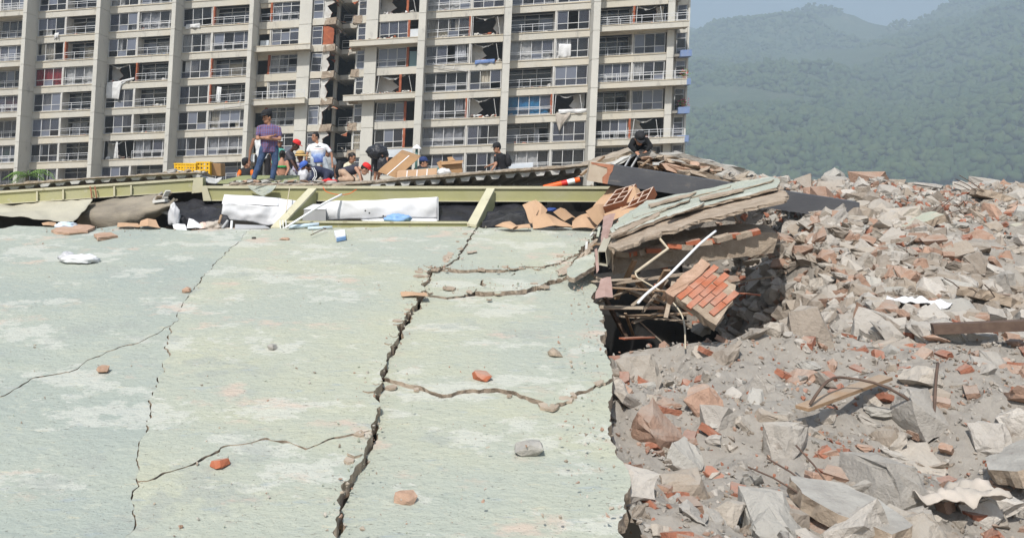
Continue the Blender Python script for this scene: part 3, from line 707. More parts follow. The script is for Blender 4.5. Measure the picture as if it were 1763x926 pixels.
mb = MB(); r = random.Random(44); pr = rough_protos(6, 15, (.5, .8, 1.2), 0); items = []; PALC = [(.55, .53, .5), (.30, .10, .06), (.12, .10, .10), (.10, .16, .30), (.60, .60, .58), (.34, .24, .16), (.5, .12, .05)]
for k in range(230):
    b_ = r.choice((1, 2, 3, 5, 6)); n = r.choice((1, 1, 2, 2, 3, 4, 4, 5, 6, 7)); u0 = LP[b_] + 3.6 if b_ < 4 else (RP[0] if b_ == 5 else RP[1]) + .2
    p = FM @ Vector((u0 + r.uniform(0, 4.1), r.uniform(.42, 1.3), wz(n) + r.uniform(-.05, .1))); items.append((r.randrange(6), p, r.uniform(.15, .6), (0, 0, r.uniform(0, 6)), r.choice(PALC)))
V, T, C = scatter(pr, items); tag(np_mesh('balcony_clutter', V, T, M('clutter_mix', (.3, .3, .3), None, attr='Col', rough=.85, bump=.2, bscale=6), C), 'scattered broken belongings lying in the loggias', kind='stuff')

# ragged wreckage hanging in the gap between the wings
r = random.Random(71)
for n in range(0, 8):
    for k in range(7):
        w_, u, v = (left_wing, r.uniform(-4.2, -1.9), r.uniform(-.3, 2.8)) if k < 4 else (right_wing, r.uniform(-.8, .6), r.uniform(-.5, 1.2))
        z = wz(n) + r.choice((r.uniform(-.5, .3), r.uniform(1.4, 2.0))); q = [(u + r.uniform(-.45, .45), v, z + r.uniform(-.35, .35)) for _ in range(3)]; q.sort(key=lambda p: math.atan2(p[2] - z, p[0] - u))
        mb = MB(); plate(mb, jag(q, .12, .05, 3, n + k), (r.uniform(-.1, .1), .10, r.uniform(-.06, .06)), 0, 1, .03, n * 9 + k); mb.build('hanging_fragment', [r.choice((plaster, conc_edge, conc_grey, brick_red)), r.choice((conc_edge, brick_red))], w_)
    for k in range(3):
        u = r.uniform(-3.6, -1.9) if k < 2 else r.uniform(-.6, .3); mb = MB(); p = Vector((u, r.uniform(-.3, 1), wz(n) - .2)); mb.tube([p, p + Vector((r.uniform(-.2, .3), -.2, r.uniform(-.5, -.1))), p + Vector((r.uniform(-.3, .5), -.3, r.uniform(-.9, -.4)))], .018, 5); mb.build('bent_bar', steel_dark, left_wing if k < 2 else right_wing)
# torn shutters, laundry and split frames on further flats
HL = [(1, 1, 2.2, .5, .9, cloth_white, 'white towel over the sill of the second flat row near the left edge'), (3, 1, .4, 1.6, .5, cloth_white, 'white rags slumped along the sill of a broken window beside the red brick edge'), (3, 4, 4.3, .5, 1.5, cloth_white, 'white curtain blown out beside a red brick edge above the standing man'), (5, 3, 5.2, 2.0, .35, M('cloth_blue', (.12, .2, .42), (.2, .28, .5), 3, .9), 'blue bedding on the torn floor beside the tilted frames'), (6, 3, 5.0, 1.2, 1.2, cloth_white, 'white blind hanging skewed in a hillside side window')]
for b_, n, du, wd, ht, m, lab in HL:
    u = (LP[b_] if b_ < 4 else RP[b_ - 5]) + du; z = wz(n); up_ = ht > 1; hang('hanging_cloth', lab, m, [(u, z + (ht + .3 if up_ else .25)), (u + wd, z + (ht + .2 if up_ else .3))], [(u - .05, z + (.1 if up_ else -ht * .6)), (u + wd * .5, z - (0 if up_ else ht * .3)), (u + wd, z + (.15 if up_ else -ht * .5))], n + du, 14, 8, v=-.10 if not up_ else .05)
# ------------------------------------------------------------------ the collapsed building in front
# near roof slab: one tilted plane, broken along the cracks
SLAB = Plane(P(600, 395, 15.7), P(600, 506, 11.4), P(900, 395, 15.7))
def slab_thing():
    e = thing('collapsed_roof_slab', 'large pale green cracked concrete roof slab sloping towards the viewer', 'roof slab', SLAB.at(500, 500, -.2))
    # outlines in photograph pixels; neighbours share their crack lines
    seam = [(432, 393), (408, 418), (372, 452), (345, 480), (322, 512), (296, 560), (280, 640), (250, 730), (236, 830), (205, 985)]
    crackA = [(822, 388), (812, 404), (803, 420), (790, 440), (772, 458), (762, 461)]
    stepA = [(762, 461), (745, 461), (737, 466), (733, 480), (726, 500), (716, 520), (690, 560), (655, 640), (640, 740), (590, 850), (575, 985)]
    crackB = [(762, 461), (800, 462), (860, 463), (905, 457), (940, 458), (968, 450), (992, 438), (1010, 420), (1026, 404), (1034, 398)]
    crackC = [(905, 457), (880, 470), (833, 474), (826, 490), (818, 498)]
    crackD = [(726, 500), (765, 506), (818, 498), (840, 500), (905, 496), (950, 482), (978, 470), (992, 438)]
    right = [(1034, 398), (1032, 420), (1022, 440), (1024, 452), (1018, 462), (1028, 476), (1024, 495), (1034, 512), (1048, 540), (1040, 575), (1062, 640), (1050, 720), (1085, 800), (1078, 880), (1105, 985)]
    backL = [(-160, 396), (0, 394), (30, 388), (70, 390), (110, 391), (150, 396), (165, 393), (205, 388), (245, 389), (330, 397), (380, 392)]
    cut0 = [(296, 560), (240, 590), (180, 604), (120, 640), (60, 650), (-80, 720), (-300, 760)]
    cut1 = [(640, 740), (575, 752), (520, 772), (455, 758), (400, 765), (330, 800), (236, 830)]
    cut5 = [(655, 640), (700, 652), (760, 668), (830, 655), (880, 662), (950, 690), (1000, 668), (1062, 640)]
    iS, iT, iR = seam.index((236, 830)), stepA.index((640, 740)), right.index((1062, 640))
    mid1 = [(432, 393), (500, 391), (600, 392), (700, 388), (780, 386)] + crackA + stepA[1:iT + 1]
    pieces = [
        (backL + seam[:seam.index((296, 560)) + 1] + cut0[1:], .0, .005, 'pale blue green smooth part of the slab'),
        (mid1 + cut1[1:] + seam[:iS][::-1][:-1], .0, .012, None),
        ([(830, 390), (900, 389), (1000, 390)] + crackB[::-1] + crackA[::-1][1:], -.02, .055, None),
        ([(762, 461), (800, 462), (860, 463), (905, 457)] + crackC[1:] + [(765, 506), (726, 500), (733, 480), (737, 466), (745, 461)], -.06, .055, None),
        ([(905, 457), (940, 458), (968, 450), (992, 438), (978, 470), (950, 482), (905, 496), (840, 500), (818, 498)] + crackC[::-1][1:-1], -.03, .05, None),
        (crackD + right[2:iR] + cut5[::-1] + stepA[stepA.index((726, 500)) + 1:stepA.index((655, 640))][::-1], -.075, .055, None),
        (cut5 + right[iR + 1:] + [(575, 985)] + stepA[iT:-1][::-1], -.10, .03, None),
        (cut0[::-1] + seam[seam.index((296, 560)) + 1:] + [(60, 985), (-420, 985)], -.006, .006, None),
        (cut1 + [(205, 985), (575, 985), (590, 850)], -.008, .010, None),
    ]
    for k, (px, lift, w_, lab) in enumerate(pieces):
        pts = [SLAB.at(x, y, lift) for x, y in px]
        cen = sum(pts, Vector()) / len(pts)
        out = jag(pts, .035, .045, 3.2)
        out = [p + (cen - p).normalized() * (w_ * (.35 + 1.5 * abs(nz(p, 1.7, 3 + k))) + (.022 * nz(p, 11, k * 9) + .012 * nz(p, 30, k) if k > 0 else 0)) for p in out]
        out = [p - SLAB.n * ((p - SLAB.p).dot(SLAB.n) - lift) for p in out]
        mb = MB(); plate(mb, out, SLAB.n * -.13, 0, 1, .022, k)
        o = mb.build('slab_piece', [slab_blue if k in (0, 7) else slab_green, conc_edge], e)
        if lab: o['label'] = lab
    # thin surface layers that have curled or spalled
    for k, px in enumerate(([(762, 443), (772, 434), (781, 437), (772, 452), (762, 455)], [(800, 433), (818, 431), (821, 434), (805, 437)], [(958, 466), (978, 456), (992, 460), (980, 470), (962, 474)])):
        mb = MB(); plate(mb, jag([SLAB.at(x, y, .006) for x, y in px], .05, .03, 7, k), SLAB.n * -.006, 0, 0, .004, k, False); mb.build('spalled_patch', spall_m, e)
    return e
slab_thing()
def frag(name, label, px, lift0, lift1, thick, mats, cat='slab fragment', seed=0, plane=SLAB):
    pts = []
    xs = [x for x, y in px]; a, b = min(xs), max(xs)
    for x, y in px:
        t = (x - a) / (b - a); pts.append(plane.at(x, y, lift0 + (lift1 - lift0) * t))
    mb = MB(); plate(mb, jag(pts, .07, .02, 5, seed), plane.n * -thick, 0, 1, .015, seed)
    return tag(mb.build(name, mats), label, cat)
frag('slab_fragment', 'loose pale green slab fragment tipped over the crack beside the open steel tube', [(975, 480), (990, 462), (1022, 454), (1025, 470), (1021, 480), (988, 495), (978, 492)], .12, .19, .07, [slab_green, conc_edge], seed=3)
frag('slab_fragment', 'small green slab chip wedged above the larger loose fragment', [(990, 455), (1003, 450), (1012, 458), (1000, 464), (992, 462)], .05, .09, .05, [slab_green, conc_edge], seed=5)
frag('slab_fragment', 'long splintered slab splinter along the broken right edge of the green slab', [(992, 452), (1012, 432), (1024, 420), (1028, 424), (1014, 444), (1000, 456)], .05, .1, .05, [conc_edge, conc_edge], seed=6)

# --- right-hand tilted slab, layer over layer, above a dark hollow
RS = Plane(P(1050, 418, 12.4), P(1200, 374, 12.9), P(1120, 348, 15.2))
def right_slab():
    e = thing('tilted_roof_slab', 'splintered pale green slab tilted up over a dark hollow', 'roof slab', RS.at(1120, 390, -.3))
    outl = [(1050, 402), (1062, 388), (1080, 372), (1098, 360), (1118, 350), (1150, 344), (1200, 333), (1262, 321), (1326, 309), (1344, 314), (1340, 328), (1270, 345), (1200, 362), (1160, 372), (1120, 388), (1085, 402), (1060, 412)]
    mb = MB(); plate(mb, jag([RS.at(x, y, .05) for x, y in outl], .09, .035, 4, 2), RS.n * -.045, 0, 1, .02, 1); mb.build('top_layer', [slab_green, conc_edge], e)
    low = [(1046, 416), (1056, 404), (1085, 392), (1130, 372), (1200, 348), (1262, 337), (1340, 321), (1358, 328), (1352, 341), (1284, 358), (1200, 377), (1160, 390), (1120, 402), (1095, 412), (1062, 424), (1050, 422)]
    mb = MB(); plate(mb, jag([RS.at(x, y, -.03) for x, y in low], .07, .05, 5, 9), RS.n * -.055, 0, 1, .03, 2); mb.build('lower_layer', [conc_edge, conc_edge], e)
    # splintered strips of the painted surface
    r = random.Random(8)
    strips = [((1052, 410), (1140, 372), 6), ((1075, 393), (1150, 365), 4), ((1090, 380), (1190, 350), 5), ((1120, 362), (1200, 341), 4), ((1060, 400), (1105, 378), 4), ((1150, 378), (1215, 357), 5), ((1206, 350), (1282, 334), 5), ((1190, 342), (1260, 326), 4), ((1262, 332), (1334, 316), 5)]
    for k, ((x0, y0), (x1, y1), t) in enumerate(strips):
        px = [(x0, y0), (x0 + (x1 - x0) * .4, y0 + (y1 - y0) * .4 - 1), (x1, y1), (x1 - 2, y1 + t * .8), (x0 + (x1 - x0) * .5, y0 + (y1 - y0) * .5 + t), (x0 + 2, y0 + t)]
        mb = MB(); plate(mb, jag([RS.at(x, y, .075 + .012 * k % .04) for x, y in px], .06, .02, 6, k + 20), RS.n * -.025, 0, 1, .012, k); mb.build('splinter', [slab_green if k % 3 else conc_edge, conc_edge], e)
right_slab()

# --- beams
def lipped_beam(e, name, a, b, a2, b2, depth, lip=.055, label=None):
    """Steel channel: a-b upper edge, a2-b2 lower edge, seen from the front; flanges stand proud, sunlight painted in as a paler green."""
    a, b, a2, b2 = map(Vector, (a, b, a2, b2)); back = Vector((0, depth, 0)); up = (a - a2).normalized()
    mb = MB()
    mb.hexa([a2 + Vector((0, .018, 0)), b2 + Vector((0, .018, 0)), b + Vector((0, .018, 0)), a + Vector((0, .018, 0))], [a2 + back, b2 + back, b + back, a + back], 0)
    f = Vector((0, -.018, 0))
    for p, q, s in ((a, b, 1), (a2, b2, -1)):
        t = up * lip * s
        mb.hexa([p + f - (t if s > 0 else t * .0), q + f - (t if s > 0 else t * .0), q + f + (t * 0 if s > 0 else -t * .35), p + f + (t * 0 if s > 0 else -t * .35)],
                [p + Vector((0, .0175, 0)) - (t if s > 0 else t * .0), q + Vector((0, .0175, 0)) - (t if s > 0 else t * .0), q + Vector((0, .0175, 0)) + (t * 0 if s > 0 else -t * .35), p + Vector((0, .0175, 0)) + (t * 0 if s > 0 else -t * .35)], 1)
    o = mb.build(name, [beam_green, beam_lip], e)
    if label: o['label'] = label
    return o
sf = thing('steel_roof_frame', 'olive green steel roof frame with two slanting cross beams, lying over the slab edge', 'steel frame', P(700, 400, 16.6))
lipped_beam(sf, 'main_beam', P(350, 320, 17.2), P(1050, 321, 17.2), P(350, 346, 17.2), P(1050, 348, 17.2), .3)
bev = MB().box(-.001, .001, -.001, .001, -.001, .001)
mb = MB(); p0 = P(350, 320, 17.15); p1 = P(350, 346, 17.15)
mb.hexa([P(346.5, 321, 17.12), P(356, 321, 17.12), P(364, 346, 17.12), P(350, 346, 17.12)], [P(346.5, 321, 17.5), P(356, 321, 17.5), P(364, 346, 17.5), P(350, 346, 17.5)]); mb.build('end_plate', beam_lip, sf)
def cross(t0, t1, b0, b1, Yt, Yb, dropx):
    """Slanting cross beam: top flange painted paler for sunlight, with the web under its right side."""
    mb = MB()
    a, b, c, d = P(t0[0], t0[1], Yt), P(t1[0], t1[1], Yt), P(b1[0], b1[1], Yb), P(b0[0], b0[1], Yb)
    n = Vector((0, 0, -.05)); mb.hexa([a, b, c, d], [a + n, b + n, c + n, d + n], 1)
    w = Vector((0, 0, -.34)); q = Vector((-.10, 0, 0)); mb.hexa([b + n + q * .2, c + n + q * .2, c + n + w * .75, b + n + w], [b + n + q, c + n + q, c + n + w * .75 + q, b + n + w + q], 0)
    return mb.build('cross_beam', [beam_green, beam_lip], sf)
cross((531, 324), (545, 324), (466, 391), (482, 391), 17.15, 15.85, 0)
cross((838, 324), (852, 324), (804, 385), (820, 387), 17.15, 15.85, 0)
lipped_beam(sf, 'lower_beam', P(492, 381, 15.95), P(806, 382, 15.95), P(492, 396, 15.95), P(806, 396, 15.95), .22, .03)
mb = MB()
for x in (482, 487, 492): mb.tube([P(x, 379, 15.8), P(x + 1, 394, 15.78)], .012, 6)
mb.build('tie_rod', pvc, sf)
lb = thing('steel_beam', 'olive green steel beam under the corrugated roof deck at the far left', 'steel beam', P(150, 345, 17.6))
lipped_beam(lb, 'channel', P(-140, 338, 17.5), P(350, 305.5, 17.5), P(-140, 361, 17.5), P(350, 329, 17.5), .32, .05)
mb = MB(); mb.hexa([P(333, 308, 17.44), P(349, 306, 17.44), P(349, 331, 17.44), P(330, 333, 17.44)], [P(333, 308, 17.49), P(349, 306, 17.49), P(349, 331, 17.49), P(330, 333, 17.49)]); mb.build('end_patch', beam_lip, lb)
for x in (62, 107, 195, 224):
    y0 = 338 - (x + 140) * 32.5 / 490; mb = MB(); mb.hexa([P(x, y0 + 5, 17.46), P(x + 3, y0 + 5, 17.46), P(x + 3, y0 + 22, 17.46), P(x, y0 + 22, 17.46)], [P(x, y0 + 5, 17.52), P(x + 3, y0 + 5, 17.52), P(x + 3, y0 + 22, 17.52), P(x, y0 + 22, 17.52)]); mb.build('weld_strip', beam_lip, lb)
for x, c in ((156, 1), (164, 1)):
    y0 = 338 - (x + 140) * 32.5 / 490; mb = MB(); mb.tube([P(x - 1, y0 + 3, 17.44), P(x + 1, y0 + 12, 17.43), P(x + 2, y0 + 23, 17.44)], .016, 6); mb.build('hanger_strap', rust, lb)
bb = thing('steel_box_beam', 'black painted steel box beam with a bare rusty end, fallen across the rubble', 'steel beam', P(1150, 330, 16.0))
A = [P(1016, 279, 16.0), P(1054, 284, 15.97), P(1480, 349, 15.4)]; Bq = [P(1011, 311, 16.0), P(1046, 317, 15.97), P(1480, 382, 15.4)]
bk = Vector((.08, .36, .03))
mb = MB(); mb.hexa([Bq[1], Bq[2], A[2], A[1]], [Bq[1] + bk, Bq[2] + bk, A[2] + bk, A[1] + bk]); mb.build('painted_length', beam_black, bb)
mb = MB(); mb.hexa([Bq[0], Bq[1], A[1], A[0]], [Bq[0] + bk, Bq[1] + bk, A[1] + bk, A[0] + bk]); mb.build('bare_end', beam_bare, bb)
mb = MB()
def onb(t, s): return (A[0].lerp(A[1], t)).lerp(Bq[0].lerp(Bq[1], t), s) + Vector((0, -.006, 0))
q = [onb(.70, .0), onb(1.06, .0), onb(1.08, .3), onb(.98, .6), onb(1.0, 1.0), onb(.74, 1.0), onb(.70, .7), onb(.84, .45), onb(.80, .18), onb(.10, .10), onb(.05, .0)]
plate(mb, jag(q, .05, .010, 8, 2), (0, .01, 0), 0, 0, .003, 1, False); mb.build('rust_band', rust, bb)

# --- corrugated roof decks
def deck(label, line, Y0, depth, thick, wave, amp, loc, seed, back_drop=0.0):
    e = thing('corrugated_roof_deck', label, 'roof deck', loc)
    pts = [P(x, y, Y0) for x, y in line]
    L = [0]
    for i in range(1, len(pts)): L.append(L[-1] + (pts[i] - pts[i - 1]).length)
    def at(s):
        for i in range(1, len(pts)):
            if s <= L[i] or i == len(pts) - 1: return pts[i - 1].lerp(pts[i], (s - L[i - 1]) / (L[i] - L[i - 1]))
    N = int(L[-1] / .035); r = random.Random(seed); mb = MB()
    for k in range(N + 1):                                            # crumbling concrete topping
        p = at(L[-1] * k / N)
        f = Vector((0, -.05 + .10 * nz(p, 2.2, seed) + .05 * nz(p, 9, seed), 0)); up = Vector((0, 0, .035 * nz(p, 2.5, seed + 4) + .03 * nz(p, 9, seed + 9)))
        bd = Vector((0, 0, -back_drop))
        mb.v += [tuple(p + f + up), tuple(p + f + Vector((0, -.03 * abs(nz(p, 7, seed)), -thick * .5))), tuple(p + f * .6 + Vector((0, .03, -thick + .014 * nz(p, 10, 3)))), tuple(p + up * .5 + Vector((0, .5, .02))), tuple(p + Vector((0, depth, 0)) + bd), tuple(p + Vector((0, depth, -thick)) + bd)]
    for k in range(N):
        a, b = k * 6, k * 6 + 6
        for i, j in ((0, 1), (1, 2), (2, 5), (5, 4), (4, 3), (3, 0)): mb.f.append([a + i, b + i, b + j, a + j]); mb.m.append(0)
    mb.f.append([0, 1, 2, 5, 4, 3]); mb.m.append(0); e0 = N * 6; mb.f.append([e0 + i for i in (0, 3, 4, 5, 2, 1)]); mb.m.append(0)
    mb.build('concrete_topping', conc_brown, e)
    mb = MB(); prof = []
    s = 0.0
    while s < L[-1]:
        for ds, lo in ((0, 0), (.30, 0), (.42, 1), (.86, 1), (1.0, 0)):
            prof.append((min(L[-1], s + ds * wave), lo))
        s += wave
    for s, lo in prof:
        p = at(s) + Vector((0, .02 + .04 * nz((s, 0, seed), 3), -thick - .004)); w = p + Vector((0, 0, -amp * lo)); t = Vector((0, 0, -.03))
        bd = Vector((0, depth * .95, -back_drop)); mb.v += [tuple(p), tuple(w + t * .3), tuple(p + bd), tuple(w + bd + t * .3)]
    for k in range(len(prof) - 1):
        a, b = k * 4, k * 4 + 4
        for i, j in ((0, 1), (1, 3), (3, 2), (2, 0)): mb.f.append([a + i, b + i, b + j, a + j]); mb.m.append(0)
    mb.build('corrugated_sheet', deck_metal, e)
    return e
deck('thin corrugated roof deck edge above the green beam at the far left', [(-150, 329), (0, 318.5), (60, 314), (150, 306), (230, 301.5), (300, 298), (346, 296)], 17.9, 3.2, .042, .335, .062, P(150, 312, 18.5), 3, .3)
deck('sagging corrugated roof deck edge rising to the heap, where the people stand', [(578, 316), (640, 312), (700, 306), (760, 302), (830, 296), (900, 291), (960, 287), (1018, 281)], 18.1, 2.6, .075, .335, .09, P(800, 305, 19), 5, .25)
# ledge of crumbled concrete the standing man stands on, between the two decks
led = thing('crumbled_ledge', 'crumbled concrete ledge under the standing man', 'roof ledge', P(470, 318, 18.6))
mb = MB(); plate(mb, jag([P(398, 314, 18.0), P(440, 315, 17.9), P(500, 316, 17.95), P(560, 316, 18.0), P(600, 317, 18.05), P(600, 315.5, 21.5), P(398, 312.5, 21.5)], .08, .05, 4, 3), (0, 0, -.09), 0, 1, .04, 5); mb.build('ledge_slab', [conc_grey, conc_brown], led)
mb = MB(); plate(mb, jag([P(428, 319, 17.06), P(448, 320, 17.02), P(476, 319, 17.06), P(470, 328, 17.0), P(455, 338, 16.96), P(440, 334, 16.98), P(431, 326, 17.02)], .05, .02, 7, 3), (0, .05, 0), 0, 1, .01, 5); mb.build('hanging_piece', [slab_green, conc_edge], led)
r = random.Random(77)
for i in range(26):
    me = chunk_mesh('crumb', r.uniform(.08, .3), r.uniform(.08, .25), r.uniform(.03, .09), [r.choice((conc_grey, conc_brown, slab_green, stone_pink))], 300 + i)
    o = bpy.data.objects.new('crumb', me); link(o, led); q = P(r.uniform(402, 598), 315, r.uniform(17.95, 18.6)); o.location = q + Vector((0, 0, .03)); o.rotation_euler = (r.uniform(-.3, .3), r.uniform(-.3, .3), r.uniform(0, 6))

# --- dark inside of the collapsed storey, its shade painted as a near-black wall
mb = MB(); mb.grid(lambda a, b: P(-260 + 1620 * a, 760 - 440 * b + max(0, 1620 * a - 1300) * .2, 18.6 + .5 * nz((a * 14, b * 3, 0)) - .5 * (1 - b)) + Vector((0, 0, .0)), 90, 10, (0, .3, 0)); o = mb.build('shade_backdrop_wall', dark_m); tag(o, 'near-black backdrop wall, painted for the shade inside the collapsed storey behind the steel frame', 'wall')
mb = MB(); mb.grid(lambda a, b: Vector((-13 + 16 * a, 12.5 + 6.6 * b, EYE - 1.75 + .12 * nz((a * 30, b * 9, 4)))), 90, 26); o = mb.build('collapsed_floor', conc_brown); structure(o, 'dusty floor inside the collapsed storey')

# --- sheets and ducts caught under the frame
def loft(name, label, cat, top, bot, mat, bulge=0.0, nu=36, nv=14, thick=.012, wr=.0, seed=0, parent=None, smooth=True, group=None):
    """A bent sheet between two pixel polylines with their own depths: (x, y, Y)."""
    def lerp(L, t):
        k = t * (len(L) - 1); i = min(int(k), len(L) - 2); f = k - i
        return Vector(L[i]).lerp(Vector(L[i + 1]), f)
    def fn(a, b):
        q = lerp(top, a).lerp(lerp(bot, a), b); p = P(q[0], q[1], q[2] - bulge * math.sin(b * math.pi))
        return p + Vector((nz(p, 3, seed), nz(p, 3.3, seed + 9) * 1.5, nz(p, 2.7, seed + 5))) * wr + Vector((0, nz(p, 9, seed + 2), nz(p, 8, seed + 7) * .5)) * wr * .4
    mb = MB().grid(fn, nu, nv, (0, thick, -thick * .3)); o = mb.build(name, mat, parent, smooth=smooth)
    return tag(o, label, cat, group) if label else o
loft('bent_metal_sheet', 'bent cream metal sheet sagging below the green beam at the far left', 'metal sheet', [(-150, 362, 17.6), (0, 351, 17.6), (90, 347, 17.5), (158, 343, 17.4)], [(-150, 368, 16.4), (0, 371, 16.35), (45, 375, 16.3), (80, 378, 16.25), (102, 384, 16.2), (124, 383, 16.2), (142, 364, 16.7), (158, 346, 17.2)], sheet_cream, .10, 56, 18, .01, .055, 2)
loft('weathered_roof_panel', 'torn brownish roof panel curling out of the dark behind the cream sheet', 'roof panel', [(150, 348, 17.7), (200, 342, 17.4), (240, 338, 17.0), (268, 335, 16.7), (285, 340, 16.6), (300, 349, 16.6)], [(128, 388, 17.2), (170, 391, 16.9), (208, 391, 16.6), (240, 385, 16.45), (268, 375, 16.4), (292, 358, 16.5)], roof_felt, .35, 44, 16, .03, .03, 5)
r = random.Random(5); e = thing('splintered_debris', 'clump of splintered board and plaster at the torn end of the brown panel', 'debris', P(285, 355, 16.5))
for i in range(16):
    mb = MB(); a = P(r.uniform(262, 292), r.uniform(336, 362), r.uniform(16.3, 16.6)); d = Vector((r.uniform(.05, .3), r.uniform(-.15, .1), r.uniform(-.08, .16))); mb.bar(a, a + d, r.uniform(.02, .12), r.uniform(.015, .06)); mb.build('splinter', r.choice((conc_edge, roof_felt, conc_grey, plaster)), e)
loft('black_tarp', 'black tarpaulin in folds in the gap left of the white sheet metal', 'tarpaulin', [(292, 350, 17.5), (330, 345, 17.5), (390, 345, 17.4)], [(286, 392, 16.5), (330, 388, 16.4), (392, 390, 16.3)], tarp_black, .3, 40, 20, .01, .10, 3)
loft('black_tarp', 'smooth black tarpaulin between the white panel and the right cross beam', 'tarpaulin', [(740, 349, 17.5), (790, 347, 17.5), (830, 348, 17.5)], [(745, 387, 16.5), (790, 388, 16.4), (835, 390, 16.4)], tarp_black, .15, 30, 16, .01, .06, 8)
loft('black_tarp', 'black tarpaulin under the net right of the right cross beam', 'tarpaulin', [(826, 350, 17.5), (880, 348, 17.5), (940, 348, 17.4)], [(822, 393, 16.1), (880, 391, 16.1), (950, 394, 16.1)], tarp_black, .25, 34, 18, .01, .1, 13)
o = loft('plastic_net', 'bunched black plastic netting beside the cardboard', 'netting', [(834, 374, 16.7), (858, 362, 16.6), (890, 366, 16.6), (925, 368, 16.6)], [(828, 391, 16.0), (858, 388, 15.95), (890, 386, 15.95), (928, 388, 15.95)], net_black, .2, 46, 18, .004, .09, 21)
md = o.modifiers.new('net', 'WIREFRAME'); md.thickness = .010; md.use_even_offset = False
# white sheet metal one: a bent cover with a bright upper face and a grey front, crumpled at its right end
d1 = thing('white_duct_cover', 'crumpled white sheet metal cover lying under the left cross beam', 'metal sheet', P(430, 380, 16.4))
loft('upper_face', None, None, [(386, 335, 16.75), (430, 337, 16.75), (480, 341, 16.75)], [(382, 351, 16.45), (430, 352, 16.45), (479, 355, 16.45)], sheet_white, 0, 24, 8, .01, .006, 3, d1)
loft('front_face', None, None, [(382, 351, 16.44), (430, 352, 16.44), (479, 355, 16.44), (500, 360, 16.5), (512, 364, 16.6)], [(379, 379, 16.50), (425, 381, 16.46), (462, 387, 16.36), (474, 386, 16.36), (486, 380, 16.42)], sheet_white, .03, 44, 14, .01, .045, 6, d1)
loft('torn_flap', None, None, [(480, 341, 16.74), (500, 344, 16.8), (513, 347, 16.9)], [(479, 356, 16.5), (500, 362, 16.55), (512, 366, 16.7)], sheet_white, .02, 14, 8, .01, .02, 9, d1)
g2 = thing('grey_duct_box', 'grey sheet metal box in the shade behind the white conduit', 'metal box', P(535, 380, 16.6))
mb = MB(); mb.hexa([P(520, 382, 16.5), P(561, 382, 16.5), P(561, 361, 16.5), P(524, 361, 16.5)], [P(524, 378, 17.0), P(561, 378, 17.0), P(561, 352, 17.0), P(540, 352, 17.0)]); mb.build('box_shell', sheet_grey, g2)
mb = MB(); mb.hexa([P(522, 361, 16.49), P(561, 361, 16.49), P(561, 360, 16.49), P(523, 360, 16.49)], [P(538, 352.5, 16.9), P(561, 352.5, 16.9), P(561, 351.5, 16.9), P(539, 351.5, 16.9)]); mb.build('box_lid', sheet_white, g2)
d2 = thing('white_duct_sheet', 'long flat white sheet metal panel with dents under the main beam', 'metal sheet', P(655, 380, 16.5))
loft('panel_face', None, None, [(560, 348, 16.62), (620, 345, 16.62), (690, 342, 16.62), (753, 339, 16.62)], [(560, 379, 16.64), (620, 377, 16.62), (680, 372, 16.54), (720, 374, 16.58), (753, 374, 16.62)], sheet_white, .03, 50, 14, .02, .022, 4, d2)
loft('folded_edge', None, None, [(620, 378, 16.68), (680, 373, 16.60), (753, 375, 16.68)], [(625, 380, 16.52), (690, 381, 16.5), (753, 381, 16.5)], sheet_white, .0, 24, 4, .01, .008, 5, d2)
mb = MB(); mb.hexa([P(753, 380, 16.5), P(755, 380, 16.52), P(755, 340, 16.64), P(753, 339, 16.62)], [P(753, 379, 16.9), P(755, 379, 16.9), P(755, 340, 17), P(753, 339, 17)]); mb.build('end_face', sheet_white, d2)
for x, y in ((629, 363), (636, 367), (660, 372)): mb = MB(); c = P(x, y, 16.45); mb.tube([c, c + Vector((0, .02, 0))], .018, 8); mb.build('hole_shade_disc', dark_m, d2)  # solid near-black discs painted for the shade in screw holes

# --- cardboard and hollow blocks at the right
def sheet(name, label, px, mat, thick=.012, cat='cardboard', fold=0.0, seed=0, group=None, mb=None):
    """A bent board: quad (x, y, Y) x 4 going round, with a fold down the middle."""
    q = [P(*p) for p in px]
    def fn(a, b):
        p = q[0].lerp(q[1], a).lerp(q[3].lerp(q[2], a), b); return p + Vector((0, -fold, fold * .5)) * (1 - abs(2 * a - 1)) + Vector((nz(p, 4, seed), nz(p, 4, seed + 3), nz(p, 4, seed + 6))) * .018
    m = MB().grid(fn, 16, 10, (0, thick, -thick * .4)); o = m.build(name, mat)
    return tag(o, label, cat, group)
G = 'torn cardboard beside the hollow blocks'
sheet('torn_cardboard', 'upright torn cardboard flap leftmost of the cardboard heap', [(900, 352, 16.4), (921, 344, 16.4), (928, 362, 16.2), (914, 388, 16.0)], cardboard, fold=.05, seed=1, group=G)
sheet('torn_cardboard', 'narrow cardboard flap leaning against the leftmost upright flap', [(921, 344, 16.39), (942, 362, 16.3), (936, 373, 16.15), (925, 370, 16.15)], cardboard, fold=.03, seed=2, group=G)
sheet('torn_cardboard', 'open cardboard box end with a dark inside at the slab edge', [(916, 372, 15.95), (955, 373, 15.9), (990, 392, 15.7), (917, 394, 15.75)], cardboard, fold=.14, seed=3, group=G)
sheet('torn_cardboard', 'curled cardboard arch in the middle of the cardboard heap', [(952, 366, 16.3), (972, 360, 16.3), (992, 376, 16.1), (972, 380, 16.05)], cardboard, fold=.12, seed=4, group=G)
sheet('torn_cardboard', 'broad sloping cardboard sheet in front of the hollow blocks', [(985, 378, 16.1), (1012, 366, 16.0), (1032, 394, 15.55), (985, 393, 15.65)], cardboard, fold=.05, seed=5, group=G)
